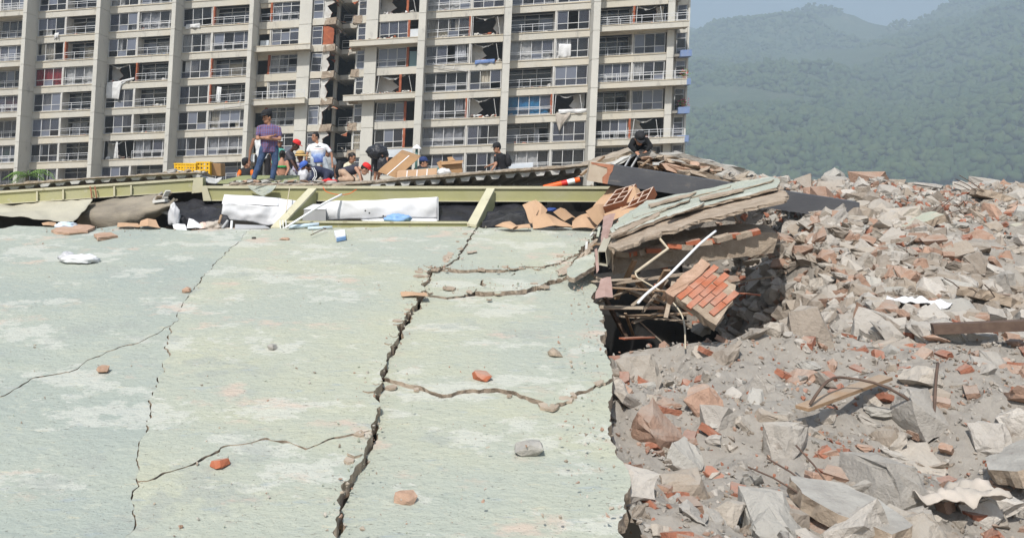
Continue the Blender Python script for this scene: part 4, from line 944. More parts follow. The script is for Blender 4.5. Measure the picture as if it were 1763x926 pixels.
sheet('torn_cardboard', 'large cardboard sheet rising along the left side of the hollow blocks', [(1012, 366, 15.9), (1052, 320, 16.3), (1078, 320, 16.25), (1042, 354, 15.7)], cardboard, fold=.02, seed=6, group=G)
sheet('torn_cardboard', 'rolled cardboard cone with a shaded mouth under the hollow blocks', [(1008, 364, 15.8), (1040, 352, 15.7), (1042, 376, 15.45), (1028, 388, 15.4)], cardboard, fold=.16, seed=7, group=G)
sheet('torn_cardboard', 'cardboard strip folded below the lower edge of the hollow blocks', [(1040, 368, 15.5), (1112, 346, 15.5), (1116, 354, 15.35), (1046, 384, 15.3)], cardboard, fold=.05, seed=8, group=G)
sheet('torn_cardboard', 'triangular cardboard flap over the top of the hollow blocks', [(1082, 321, 15.68), (1100, 325, 15.7), (1114, 346, 15.6), (1078, 348, 15.5)], cardboard, fold=.04, seed=9, group=G)
sheet('torn_cardboard', 'small bright cardboard piece on the slab edge below the netting', [(852, 388, 15.7), (878, 381, 15.75), (892, 389, 15.6), (880, 394, 15.5)], cardboard, fold=.04, seed=10, group=G)
sheet('torn_cardboard', 'low cardboard scrap at the slab edge left of the open box end', [(884, 388, 15.7), (912, 386, 15.7), (915, 393, 15.55), (884, 394, 15.55)], cardboard, fold=.02, seed=11, group=G)
def block_panel(label, o, ux, uy, nx, ny, dep, cell):
    """Hollow clay block seen on its open cells: webs round square holes."""
    e = thing('hollow_clay_block', label, 'clay block', o)
    ux, uy = ux.normalized(), uy.normalized(); nn = ux.cross(uy).normalized()
    if nn.y < 0: nn = -nn
    t = cell * .16; mb = MB()
    def bar(a0, a1, b0, b1, d0=0.0):
        q = [o + ux * a + uy * b + nn * d0 for a, b in ((a0, b0), (a1, b0), (a1, b1), (a0, b1))]; mb.hexa(q, [p + nn * (dep - d0) for p in q])
    W, Hh = nx * cell + t, ny * cell + t
    for j in range(ny + 1): bar(0, W, j * cell, j * cell + t)
    for i in range(nx + 1):
        for j in range(ny): bar(i * cell, i * cell + t, j * cell + t, (j + 1) * cell, .003)
    wg = mb.build('web_grid', [clay_pale, clay], e)
    for f in wg.data.polygons: f.material_index = 0 if abs(f.normal.dot(nn)) > .9 else 1
    mb = MB(); q = [o + ux * a + uy * b + nn * (dep * .9) for a, b in ((.01, .01), (W - .01, .01), (W - .01, Hh - .01), (.01, Hh - .01))]; mb.hexa(q, [p + nn * .02 for p in q]); mb.build('clay_back', clay, e)
o0 = P(1038, 356, 15.55); block_panel('tilted hollow clay block with its square cells open, upper of the pair', o0, P(1064, 322, 15.9) - o0, P(1076, 345, 15.4) - o0, 3, 2, .20, .178)
o1 = P(1064, 364, 15.42); block_panel('tilted hollow clay block under the triangular cardboard flap', o1, P(1084, 330, 15.75) - o1, P(1108, 345, 15.3) - o1, 2, 3, .20, .178)
sheet('pink_steel_strip', 'rusty pink steel strip bent down from the cardboard to the open tube', [(1040, 372, 15.2), (1060, 367, 15.2), (1046, 412, 13.4), (1034, 420, 13.3)], pink_strip, .02, 'metal strip', .05, 12)
sheet('pink_steel_strip', 'dusty pink steel strip standing at the lower end of the open tube', [(1034, 480, 11.9), (1052, 476, 11.9), (1056, 512, 11.3), (1024, 514, 11.2)], pink_strip, .02, 'metal strip', .04, 14)
sheet('pink_steel_strip', 'thin pink steel edge running down beside the open tube', [(1023, 430, 12.6), (1027, 428, 12.6), (1032, 464, 12.1), (1028, 470, 12.05)], pink_strip, .02, 'metal strip', .01, 15)
# open square tube
t = thing('square_steel_tube', 'cream square steel tube with a dark open end at the slab corner', 'steel tube', P(1040, 450, 12.4))
fa = [P(1030, 456, 12.25), P(1046, 459, 12.25), P(1043, 432, 12.25), P(1029, 432, 12.25)]; ba = [P(1040, 436, 13.6), P(1056, 436, 13.6), P(1052, 408, 13.6), P(1040, 408, 13.6)]
ce = sum(fa, Vector()) / 4; fi = [p.lerp(ce, .14) for p in fa]; ce2 = sum(ba, Vector()) / 4; bi = [p.lerp(ce2, .14) for p in ba]
mb = MB()
for i in range(4):
    j = (i + 1) % 4; mb.hexa([fa[i], fa[j], fi[j], fi[i]], [ba[i], ba[j], bi[j], bi[i]])
mb.build('tube_wall', beam_bare if False else sheet_cream, t)
mb = MB(); q = [fi[i].lerp(bi[i], .55) for i in range(4)]; mb.hexa(q, [p + Vector((.01, .03, 0)) for p in q]); mb.build('tube_shade_plug', dark_m, t)  # near-black plug paints the shade inside the tube
# --- the hollow at the right: concrete beam with bricks, pipes
bm_ = thing('broken_concrete_beam', 'dusty concrete beam with broken brick along its top, inside the dark hollow', 'concrete beam', P(1130, 450, 13.1))
mb = MB(); plate(mb, jag([P(1056, 440, 12.9), P(1100, 428, 13.0), P(1200, 408, 13.2), P(1290, 398, 13.3), P(1340, 402, 13.3), P(1330, 436, 13.3), P(1200, 452, 13.2), P(1120, 464, 13.0), P(1054, 472, 12.9)], .1, .03, 4, 2), (.1, .5, .1), 0, 0, .02, 3); mb.build('beam_body', conc_edge, bm_)
r = random.Random(14); brick_me = MB().box(-.11, .11, -.055, .055, -.035, .035).mesh('brick', brick_m)
for k in range(14):
    x = 1074 + k * 17; o = bpy.data.objects.new('brick', brick_me if k % 2 else MB().box(-.13, .13, -.06, .06, -.04, .04).mesh('brick', conc_edge)); link(o, bm_)
    o.location = P(x, 440 - (x - 1074) * .17 + r.uniform(-3, 3), 12.75 + r.uniform(-.05, .1)); o.rotation_euler = (r.uniform(-.3, .3), r.uniform(-.3, .1), r.uniform(-.3, .5))
def pipe(name, label, pts, rad, mat, cat='pipe', n=10):
    q = [P(*p) for p in pts]; s = []
    for i in range(len(q) - 1):
        a, b, c, d = q[max(i - 1, 0)], q[i], q[i + 1], q[min(i + 2, len(q) - 1)]
        for k in range(6):
            t_ = k / 6; s.append(.5 * ((2 * b) + (c - a) * t_ + (2 * a - 5 * b + 4 * c - d) * t_ ** 2 + (3 * b - a - 3 * c + d) * t_ ** 3))
    s.append(q[-1]); return tag(MB().tube(s, rad, n).build(name, mat, smooth=True), label, cat)
tag(MB().tube([P(1131, 405, 12.6), P(1150, 428, 12.3), P(1094, 469, 11.9)], .020, 8).build('bent_conduit', pvc_cream), 'thin cream conduit bent like an elbow across the hollow', 'conduit')
pipe('loose_cable', 'thin cream cable curving down from the elbow conduit', [(1094, 469, 11.9), (1098, 478, 11.85), (1120, 491, 11.8), (1145, 507, 11.7), (1175, 545, 11.2), (1180, 600, 10.4)], .011, pvc_cream, 'cable')
pipe('white_pipe', 'curved white plastic pipe rising out of the hollow at the right', [(1098, 522, 10.55), (1115, 504, 10.7), (1145, 480, 10.9), (1180, 445, 11.2), (1205, 420, 11.4), (1232, 398, 11.7)], .017, pvc)
pipe('white_conduit', 'thin white conduit leaning from the slab edge across the left cross beam', [(490, 393, 15.6), (520, 374, 15.7), (555, 352, 16.1), (588, 335, 16.6)], .022, pvc, 'conduit')
pipe('hanging_wire', 'pair of thin pale wires hanging from the main beam by the left cross beam', [(499, 322, 16.9), (496, 340, 16.5), (492, 366, 16.3)], .008, pvc_cream, 'wire')
pipe('orange_wire', 'thin orange wire looping off the main beam', [(556, 322, 16.85), (562, 330, 16.8), (580, 335, 16.8), (600, 334, 16.9), (614, 326, 16.9)], .007, orange_pl, 'wire')
# --- collapsed roof peak behind the black beam
pk = thing('collapsed_roof_peak', 'broken roof peak of layered slabs propped over a dark gap, under the crouching man', 'collapsed roof', P(1100, 300, 18))
layers = [
    ([(1012, 284), (1060, 270), (1092, 256), (1112, 255), (1128, 262), (1118, 268), (1096, 264), (1060, 278), (1016, 291)], 18.2, .5, conc_brown),
    ([(1024, 290), (1070, 276), (1094, 266), (1080, 277), (1055, 288), (1030, 296)], 18.0, .4, deck_metal),
    ([(1094, 262), (1118, 258), (1134, 268), (1122, 276), (1100, 272)], 17.9, .4, conc_grey),
    ([(1116, 262), (1134, 264), (1150, 274), (1200, 288), (1260, 300), (1330, 318), (1320, 326), (1230, 306), (1160, 288), (1128, 276)], 18.1, .6, conc_brown),
    ([(1130, 272), (1160, 270), (1200, 278), (1240, 288), (1236, 294), (1190, 286), (1150, 280)], 17.8, .5, conc_edge),
    ([(1150, 268), (1176, 264), (1206, 274), (1250, 284), (1300, 296), (1290, 302), (1230, 290), (1180, 278)], 18.4, .4, conc_grey),
    ([(1140, 282), (1172, 286), (1200, 296), (1236, 306), (1230, 316), (1180, 302), (1146, 292)], 17.5, .4, stone_pink),
    ([(1172, 296), (1200, 294), (1240, 304), (1290, 322), (1280, 332), (1210, 318), (1178, 306)], 17.2, .5, conc_edge),
]
for k, (px, Y, dp, m) in enumerate(layers):
    mb = MB(); plate(mb, jag([P(x, y, Y) for x, y in px], .08, .05, 4, k * 2.3), (0, dp, .06), 0, 0, .04, k); mb.build('roof_layer', m, pk)
mb = MB(); plate(mb, jag([P(1030, 294, 18.6), P(1090, 268, 18.6), P(1140, 280, 18.6), P(1200, 300, 18.6), P(1280, 345, 18.6), P(1030, 335, 18.6)], .15, .05, 3, 2), (0, .2, 0), 0, 0, .03, 4); mb.build('cavity_shade_plate', dark_m, pk)  # solid near-black plate painted for the shade under the peak
mb = MB(); mb.grid(lambda a, b: P(1100 + 90 * a, 276 + 34 * b + 8 * a, 18.0 - .35 * b) + Vector((0, .12 * nz((a * 9, b * 9, 2)), .05 * nz((a * 7, b * 7, 8)))), 24, 12, (0, .05, 0)); mb.build('splintered_board', wood, pk)
for (a, b, w, m) in (((1076, 287, 17.7), (1086, 270, 17.95), .03, sheet_grey), ((1086, 290, 17.6), (1099, 268, 17.9), .03, sheet_grey), ((1000, 302, 17.6), (1040, 270, 18.0), .05, wood), ((1104, 286, 17.4), (1118, 275, 17.5), .03, wood)):
    mb = MB(); mb.bar(P(*a), P(*b), w, w); mb.build('prop', m, pk)
mb = MB(); c = P(1129, 282, 17.35); mb.box(c.x - .06, c.x + .06, c.y - .03, c.y + .03, c.z - .03, c.z + .03); mb.build('socket_plate', plaster, pk)
r = random.Random(31)
for i in range(34):
    me = chunk_mesh('roof_shard', r.uniform(.15, .5), r.uniform(.15, .4), r.uniform(.03, .12), r.choice((conc_brown, conc_edge, conc_grey, stone_pink)), 500 + i)
    o = bpy.data.objects.new('roof_shard', me); link(o, pk); x = r.uniform(1105, 1330); y = 262 + max(0, x - 1115) * .25 + r.uniform(0, 22)
    o.location = P(x, y, 17.9 - .02 * (y - 270) + r.uniform(-.2, .2)); o.rotation_euler = (r.uniform(-.4, .4), r.uniform(0, .5), r.uniform(0, 6))

# --- loose rubble running on beyond, one uncountable mass
PAL = [(.44, .39, .33), (.36, .30, .24), (.47, .43, .38), (.40, .26, .19), (.33, .28, .23), (.50, .46, .41), (.38, .16, .10), (.42, .40, .36), (.40, .37, .33)]
def tint(c, k): return tuple(v * k for v in c)
def ss(a, b, x): t_ = max(0.0, min(1.0, (x - a) / (b - a))); return t_ * t_ * (3 - 2 * t_)
def z_right(x, y):
    near = SLAB.z(x, y) - .42 - .12 * math.sin(x * .9 + y * .5)
    pit = ss(10.7, 11.1, y) * (1 - ss(17.4, 17.9, y)) * (1 - ss(4.7, 7.4, x - .35 * (y - 11)))
    far = EYE - .80 + .70 * ss(14.5, 18.5, y) - .030 * max(0, x - 9) * ss(13, 18, y) - .35 * ss(18.8, 23, y)
    z = near * (1 - ss(12.2, 16.5, y)) + far * ss(12.2, 16.5, y)
    z += .45 * ss(6, 12, x) * (1 - ss(9, 13, y))
    return z - 3.0 * pit + .22 * nz((x, y, 0), .8, 2) + .10 * nz((x, y, 0), 2.4, 5)
RPROT = rough_protos(22, 7); BIGP = rough_protos(14, 57, (.3, .5, .8), 2, .035); FPROT = rough_protos(12, 31, (.5, .8), 0, .06); BPROT = []
for k in range(6):
    q = MB().box(-.5, .5, -.24, .24, -.15, .15); rr_ = random.Random(k); bm = bmesh.new(); me = q.mesh('b', conc_grey); bm.from_mesh(me); bpy.data.meshes.remove(me)
    bmesh.ops.subdivide_edges(bm, edges=bm.edges, cuts=2, use_grid_fill=True)
    for v in bm.verts:
        v.co += Vector((rr_.gauss(0, .012), rr_.gauss(0, .012), rr_.gauss(0, .01)))
        if k > 1 and v.co.x > .15 + .1 * k % .3: v.co.x = .2 + .12 * math.sin(v.co.y * 9 + k) + .1 * v.co.z
    bmesh.ops.triangulate(bm, faces=bm.faces); bmesh.ops.recalc_face_normals(bm, faces=bm.faces); bm.verts.index_update(); BPROT.append((np.array([v.co[:] for v in bm.verts]), np.array([[v.index for v in f.verts] for f in bm.faces]))); bm.free()
def rubble_field(label, x0, x1, y0, y1, step, zf, count, seed, smin, smax):
    """Dusty bed with thousands of angular pieces on it, from crumbs to blocks."""
    r = random.Random(seed); nx, ny = int((x1 - x0) / step), int((y1 - y0) / step); V0 = []; items = []; pr = RPROT + BPROT
    for j_ in range(ny + 1):
        for i_ in range(nx + 1): x, y = x0 + (x1 - x0) * i_ / nx, y0 + (y1 - y0) * j_ / ny; V0.append((x, y, zf(x, y) + .05 * nz((x, y, 0), 5) + .03 * nz((x, y, 0), 13)))
    T0 = []
    for j_ in range(ny):
        for i_ in range(nx): k = j_ * (nx + 1) + i_; T0 += [[k, k + 1, k + nx + 2], [k, k + nx + 2, k + nx + 1]]
    for k in range(count):
        x, y = r.uniform(x0, x1), r.uniform(y0, y1); dens = nz((x, y, 0), .55, 9)
        if dens < -.12 and r.random() < .55: continue
        pi_ = r.randrange(len(pr)) if r.random() < .75 else r.randrange(22); s = smin * (smax / smin) ** (r.random() ** 2.6); c = r.choice(PAL[:6] + PAL[7:]); g_ = r.uniform(.78, 1.1)
        if pi_ >= 22:
            s = r.uniform(.2, .27); c = r.choice((PAL[6], PAL[6], PAL[3], PAL[0]))
        items.append((pi_, (x, y, zf(x, y) + s * r.uniform(-.06, .12)), s, (r.gauss(0, .38), r.gauss(0, .38), r.uniform(0, 6.28)), tuple(v * g_ for v in c)))
    for k in range(int(count * .12)):
        x, y = r.uniform(5.6, 10.5), r.uniform(10.8, 15.5); s = r.uniform(.12, .55)
        if x < x1 and y < y1 and x > x0: items.append((r.randrange(len(pr)), (x, y, zf(x, y) + s * .1), min(s, .3) if False else s, (r.gauss(0, .5), r.gauss(0, .5), r.uniform(0, 6)), tint(r.choice(PAL[:6]), r.uniform(.75, 1))))
    items = [((len(pr) + 12 + k % 14) if (it[2] > .22 and it[0] < 22 and seed == 3) else (len(pr) + k % 12) if (it[0] < 22 and it[2] < .12) else it[0],) + it[1:] for k, it in enumerate(items)]
    npr = len(pr); pr = pr + FPROT + BIGP
    for k in range(int(count * 1.5)):
        x, y = r.uniform(x0, min(x1, x0 + 9)), y0 + (y1 - y0) * .75 * r.random() ** 1.3; s = smin * r.uniform(.5, 2.2); items.append((npr + r.randrange(12), (x, y, zf(x, y) + .05 * nz((x, y, 0), 5) + s * .2), s, (r.uniform(0, 6), r.uniform(0, 6), 0), tint(r.choice(PAL), r.uniform(.7, 1.05))))
    V, T, C = scatter(pr, items); n0 = len(V0)
    return tag(np_mesh('rubble', np.concatenate([np.array(V0), V]), np.concatenate([np.array(T0), T + n0]), rubble_m, np.concatenate([np.tile(np.array((.26, .235, .205)), (n0, 1)), C])), label, kind='stuff')
rubble_field('broken brick and concrete rubble covering the slope beside the green slab', 2.2, 14.5, 4.4, 15.6, .10, z_right, 7800, 3, .03, .75)
rubble_field('far rubble of the collapsed block below the forested hill', 7.2, 27, 15.6, 26, .2, z_right, 4500, 4, .10, .9)

r = random.Random(61)
def on_rubble(x, y, dz=0.0): return Vector((x, y, z_right(x, y) + dz))
BIG = [(4.0, 6.6, 'grey concrete slab chunk nearest the lower corner of the green slab'), (6.1, 7.4, 'tilted grey concrete slab chunk among bricks in front of the hollow'), (8.4, 8.8, 'broad pale concrete slab chunk low on the rubble slope'), (9.6, 12.2, 'concrete slab chunk standing on edge right of the dark hollow'), (7.3, 5.9, 'dusty concrete slab chunk in the lower rubble near the viewer'), (12.2, 11.0, 'flat concrete slab chunk at the far right of the slope'), (13.5, 17.0, 'tilted roof slab chunk on the far rubble crest'), (17.0, 18.3, 'pale roof slab chunk farthest along the rubble crest'), (10.6, 15.2, 'green painted slab chunk behind the fallen black beam')]
for k, (x, y, lab) in enumerate(BIG):
    c = on_rubble(x, y, .22); w, d = r.uniform(.7, 1.3), r.uniform(.5, .9); tl = Euler((r.uniform(-.5, .15), r.uniform(-.35, .35), r.uniform(0, 6))).to_matrix()
    ol = [c + tl @ Vector((w / 2 * math.cos(a) * r.uniform(.75, 1.1), d / 2 * math.sin(a) * r.uniform(.75, 1.1), 0)) for a in (0.3, 1.1, 1.9, 2.8, 3.7, 4.6, 5.5)]
    e = thing('slab_chunk', lab, 'concrete chunk', c - Vector((0, 0, .3)), 'slab chunks on the rubble slope'); mb = MB(); plate(mb, jag(ol, .07, .03, 5, k), tl @ Vector((0, 0, -.14)), 0, 1, .025, k); mb.build('slab_body', [slab_green if k in (8, 5, 2) else conc_grey, conc_edge], e)
    for q in range(3):
        a = c + tl @ Vector((w * .3, (q - 1) * d * .25, -.06)); b_ = a + tl @ Vector((.35 + .2 * r.random(), r.uniform(-.1, .1), r.uniform(-.05, .2))); MB().tube([a, a.lerp(b_, .5) + Vector((0, 0, .02)), b_], .008, 6).build('rebar', steel_dark, e)
for k, (x, y, L_, an, m, nm, lab) in enumerate(((5.2, 8.6, 1.5, .5, wood, 'broken_plank', 'splintered brown plank lying across the rubble before the hollow'), (9.0, 7.2, 1.8, 2.3, wood, 'broken_plank', 'long brown plank on the lower rubble slope'), (11.4, 9.6, 1.2, 1.2, wood, 'broken_plank', 'short plank at the right of the rubble slope'), (7.9, 10.0, 1.3, -.4, steel_dark, 'steel_channel', 'rusty steel channel half buried in the rubble'), (14.0, 13.4, 1.9, .2, sheet_grey, 'metal_strip', 'grey metal strip on the rubble below the crest'))):
    c = on_rubble(x, y, .24); d = Vector((math.cos(an), math.sin(an), r.uniform(-.05, .15))) * L_ / 2; mb = MB(); mb.bar(c - d, c + d, .14, .035 if nm != 'steel_channel' else .12); tag(mb.build(nm, m), lab, 'plank' if nm == 'broken_plank' else 'metal')
# brick wall piece low in the hollow at the picture's corner: courses of bricks
bw = thing('brick_wall_fragment', 'fallen piece of orange brick wall with a crumbled mortar edge, below the white pipe', 'brick wall', P(1200, 545, 10.2))
o0 = P(1160, 507, 10.45); ux = (P(1245, 436, 10.7) - o0).normalized(); uy = (P(1226, 600, 9.95) - o0); uy = (uy - ux * uy.dot(ux)).normalized(); un = ux.cross(uy).normalized(); un = un if un.y < 0 else -un
bl, bh = .245, .08; LW, LH = .62, .50
def bwp(a, b, d=0.0): return o0 + ux * a + uy * b + un * d
mb = MB(); plate(mb, jag([bwp(0, .02, -.012), bwp(.4, .0, -.012), bwp(LW, .03, -.012), bwp(LW + .06, .4, -.012), bwp(LW - .1, LH, -.012), bwp(.3, LH + .05, -.012), bwp(.05, .6, -.012)], .06, .02, 6, 4), un * -.14, 0, 0, .02, 3); mb.build('mortar_bed', conc_edge, bw)
mb = MB(); plate(mb, jag([bwp(-.06, -.10, .02), bwp(.35, -.12, .02), bwp(LW + .05, -.11, .02), bwp(LW + .05, .0, .02), bwp(.5, .03, .02), bwp(-.04, .03, .02)], .04, .02, 9, 2), un * -.2, 0, 0, .03, 3); mb.build('mortar_edge', stone_pink, bw)
BV = []
for k in range(4):
    q = MB().box(0, bl - .010, 0, bh - .010, -.05, 0).mesh('brick', brick_m)
    for v in q.vertices: v.co += Vector((r.gauss(0, .004), r.gauss(0, .003), r.gauss(0, .003)))
    BV.append(q)
rot = Matrix((ux, uy, un)).transposed().to_4x4()
for row in range(6):
    for k in range(5):
        x = k * bl - (row % 2) * bl * .5; y = row * bh + .035
        if x < -.07 + .05 * max(0, row - 2) or x + bl > LW + .14 - .03 * max(0, row - 2) or r.random() < .05: continue
        o = bpy.data.objects.new('brick', BV[r.randrange(4)]); link(o, bw); o.matrix_basis = Matrix.Translation(bwp(x, y, r.uniform(-.004, .006))) @ rot @ Matrix.Rotation(r.gauss(0, .012), 4, 'Z')

# splinters along the torn right edge of the green slab
sp = thing('splintered_edge', 'bundle of broken laths and splinters at the torn right edge of the green slab', 'splinters', P(1020, 440, 13)); r = random.Random(19)
for i in range(26):
    t_ = r.random(); x = 1036 - 34 * t_ + r.uniform(-8, 6); y = 396 + 62 * t_ + r.uniform(-8, 8); a = SLAB.at(x, y, r.uniform(.0, .09)); d = Vector((r.uniform(.05, .22), r.uniform(-.1, .5), r.uniform(-.02, .12))); mb = MB(); mb.bar(a - d * .4, a + d, r.uniform(.015, .05), r.uniform(.01, .025)); mb.build('lath', r.choice((conc_edge, slab_green, wood, beam_bare, plaster)), sp)
# crumbs and grit on the green slab, thickest along the cracks and broken edges
def grit():
    r = random.Random(23); pr = FPROT[:10]; items = []; lines = [[(822, 388), (803, 420), (772, 458), (745, 461), (733, 480), (716, 520), (690, 560), (655, 640), (640, 740), (590, 850), (575, 985)], [(762, 461), (860, 463), (940, 458), (992, 438), (1030, 400)], [(726, 500), (818, 498), (905, 496), (950, 482), (985, 450)], [(1030, 405), (1020, 450), (1026, 490), (1046, 540), (1050, 600), (1056, 700), (1080, 860)], [(80, 398), (240, 394), (400, 396), (700, 392), (1000, 394)]]
    cols = [(.45, .38, .30), (.36, .30, .24), (.50, .46, .40), (.42, .45, .36), (.40, .26, .19)]
    for L_, cnt, sg in zip(lines, (420, 170, 170, 420, 300), (.09, .07, .08, .16, .10)):
        pts = [SLAB.at(x, y) for x, y in L_]
        for k in range(cnt):
            i = r.randrange(len(pts) - 1); p = pts[i].lerp(pts[i + 1], r.random()); x, y = p.x + (r.gauss(0, sg) if cnt != 420 or L_[0][0] < 1000 else -abs(r.gauss(0, sg)) - .14), p.y + r.gauss(0, sg * 1.6); s = .008 * (6 ** (r.random() ** 2.8)); items.append((r.randrange(10), (x, y, SLAB.z(x, y) + s * .25), s, (r.uniform(0, 6), r.uniform(0, 6), 0), r.choice(cols)))
    for k in range(1800):
        x, y = SLAB.at(r.uniform(-50, 1010), 400 + 560 * r.random() ** 1.6)[:2]
        if nz((x, y, 0), .7, 31) < .02: continue
        s = .006 * (6 ** (r.random() ** 3)); items.append((r.randrange(10), (x, y, SLAB.z(x, y) + s * .2), s, (r.uniform(0, 6), r.uniform(0, 6), 0), r.choice(cols)))
    V, T, C = scatter(pr, items); tag(np_mesh('grit', V, T, rubble_m, C), 'concrete crumbs and grit strewn over the green slab', kind='stuff')
grit()
G = 'brick and concrete bits on the lower green slab'
for k, (x, y, s, m, lab) in enumerate(((180, 640, .16, stone_pink, 'pinkish rubble lump on the lower left of the green slab'), (470, 600, .13, conc_grey, 'grey concrete lump on the slab between the seam and the crack'), (830, 640, .22, brick_m, 'broken orange brick on the green slab near its rubble side'), (910, 760, .26, conc_grey, 'large concrete lump on the lower slab near the rubble'), (380, 800, .15, brick_m, 'orange brick bit low on the green slab'), (955, 600, .2, conc_edge, 'brown concrete lump at the slab\'s rubble side'), (700, 840, .18, stone_pink, 'pinkish lump low on the slab right of the crack'))):
    o = bpy.data.objects.new('rubble_lump', chunk_mesh('rubble_lump', s, s * .8, s * .5, m, 2000 + k, 30)); COL.objects.link(o); o.location = SLAB.at(x, y, s * .14 - (.10 if y > 655 and x > 640 else .075 if x > 690 else .0)); o.rotation_euler = (.1, .1, k); tag(o, lab, 'stone', G)

# tangle in the dark hollow and loose stuff on the rubble slope
r = random.Random(83); tg = thing('broken_laths', 'tangle of snapped boards and laths inside the dark hollow under the tilted slab', 'boards', P(1130, 470, 13.6))
for i in range(44):
    a = P(r.uniform(1058, 1290), r.uniform(392, 520), r.uniform(13.6, 15.2)) if i < 20 else P(r.uniform(1052, 1170), r.uniform(470, 590), r.uniform(11.6, 12.8)); d = Vector((r.uniform(-.7, .7), r.uniform(-.3, .3), r.uniform(-.35, .35))); mb = MB(); mb.bar(a - d, a + d, r.uniform(.03, .12), r.uniform(.015, .05)); mb.build('lath', r.choice((wood, conc_edge, beam_bare, brick_m, steel_dark)), tg)
for k, pts in enumerate((((4.6, 8.2), (5.2, 8.6), (5.9, 8.3), (6.4, 8.9)), ((9.2, 9.4), (9.9, 9.0), (10.4, 9.7), (11.3, 9.5)), ((6.8, 6.1), (7.3, 6.5), (7.6, 6.0), (8.3, 6.3)))):
    q = [on_rubble(x, y, .28 + .12 * math.sin(i * 2 + k)) for i, (x, y) in enumerate(pts)]; s = []
    for i in range(len(q) - 1):
        for t_ in range(6): s.append(q[i].lerp(q[i + 1], t_ / 6) + Vector((0, 0, .10 * math.sin(math.pi * t_ / 6))))
    tag(MB().tube(s, .014, 6).build('bent_rebar', steel_dark, smooth=True), ('rusty bent bar nearest the dark hollow', 'rusty bent bar right of the long plank', 'rusty bent bar lowest on the rubble slope')[k], 'rebar')
for k, (x, y, w, h, m, nm, lab, ct) in enumerate(((5.0, 6.9, .7, .5, cloth_tan, 'dusty_cloth', 'dusty tan cloth crumpled on the rubble near the slab', 'cloth'), (10.2, 8.0, .9, .6, sheet_grey, 'crumpled_sheet', 'crumpled grey metal sheet on the rubble slope', 'metal sheet'), (8.1, 11.6, .8, .5, sheet_white, 'crumpled_sheet', 'bent white metal sheet right of the dark hollow', 'metal sheet'), (12.6, 14.6, 1.1, .7, sheet_cream, 'crumpled_sheet', 'bent cream metal sheet on the far rubble', 'metal sheet'), (6.4, 5.4, .6, .5, cardboard, 'cardboard_piece', 'flattened brown cardboard low on the rubble', 'cardboard'), (11.0, 6.6, .5, .5, blue_plastic, 'plastic_sheet', 'blue plastic sheet half buried at the lower right', 'plastic'))):
    c0 = on_rubble(x, y, .2); rt = Euler((r.uniform(-.2, .2), r.uniform(-.2, .2), r.uniform(0, 6))).to_matrix()
    mb = MB().grid(lambda a, b: c0 + rt @ Vector(((a - .5) * w, (b - .5) * h, .14 * nz((a * 3, b * 3, k), 1) + .06 * nz((a * 8, b * 8, k), 1))), 24, 18, (0, 0, -.012)); tag(mb.build(nm, m, smooth=True), lab, ct)

# flakes of paint and topping broken off along the main cracks
fl = [o for o in COL.objects if o.name == 'collapsed_roof_slab'][0]; r = random.Random(97)
CR = [[(822, 388), (803, 420), (772, 458), (745, 461), (733, 480), (716, 520), (690, 560), (655, 640), (640, 740), (590, 850)], [(762, 461), (860, 463), (940, 458), (992, 438)], [(726, 500), (818, 498), (905, 496), (950, 482), (985, 450)], [(655, 640), (760, 668), (880, 662), (950, 690), (1062, 640)]]
for k in range(50):
    L_ = CR[(0, 0, 1, 2, 3)[k % 5]]; i = r.randrange(len(L_) - 1); t_ = r.random(); x = L_[i][0] + (L_[i + 1][0] - L_[i][0]) * t_ - abs(r.gauss(0, 6)) - 5 * (k % 5 < 2); y = L_[i][1] + (L_[i + 1][1] - L_[i][1]) * t_ + r.gauss(0, 4)
    c0 = SLAB.at(x, y, (.0, .0, -.02, -.035, -.085)[k % 5]); s = r.uniform(.03, .11); ol = [c0 + Vector((s * math.cos(a_) * r.uniform(.6, 1.1), s * math.sin(a_) * r.uniform(.6, 1.1), 0)) for a_ in (.2, 1.2, 2.3, 3.4, 4.6, 5.5)]; tl = (r.uniform(-.12, .12), r.uniform(-.12, .12))
    ol = [Vector((p.x, p.y, SLAB.z(p.x, p.y) + (c0.z - SLAB.z(c0.x, c0.y)) + .012 + tl[0] * (p.x - c0.x) + tl[1] * (p.y - c0.y))) for p in jag(ol, .03, .012, 9, k)]
    mb = MB(); plate(mb, ol, (0, 0, -.022), 0, 1, .006, k, False); mb.build('flake', [r.choice((slab_green, spall_m, conc_edge)), conc_edge], fl)
# ------------------------------------------------------------------ people
def skin(name, c): return M(name, c, tuple(v * .85 for v in c), 9, .6, spec=.4)
SK = [skin('skin_tan', (.42, .215, .135)), skin('skin_brown', (.25, .12, .075)), skin('skin_dark', (.10, .05, .035)), skin('skin_light', (.50, .29, .20))]
hair_m = M('hair_black', (.018, .014, .012), None, rough=.5)
eye_m = M('eye_dark', (.02, .015, .012), None, rough=.2)
cap_black = M('cap_black', (.022, .022, .025), None, rough=.8); cap_red = M('cap_red', (.62, .03, .03), None, rough=.75); cap_navy = M('cap_navy', (.03, .05, .15), None, rough=.8); cap_white = M('cap_white', (.7, .7, .68), None, rough=.8); cap_blue = M('cap_blue', (.06, .13, .45), None, rough=.7)
straw = M('straw', (.58, .40, .17), (.48, .32, .12), 40, .9)
shoe_m = M('shoe_grey', (.20, .19, .17), (.14, .13, .12), 12, .8); shoe_dark = M('shoe_dark', (.05, .045, .04), None, rough=.8)
jeans = M('denim_blue', (.065, .105, .20), (.035, .06, .125), 7, .9, .3, 60, c3=(.12, .17, .27), s3=5, t3=.6)
jeans_pale = M('denim_pale', (.50, .54, .58), (.40, .44, .49), 8, .9, .3, 50)
def cloth(n, c, k=.75): return M(n, c, tuple(v * k for v in c), 9, .92, .25, 40)
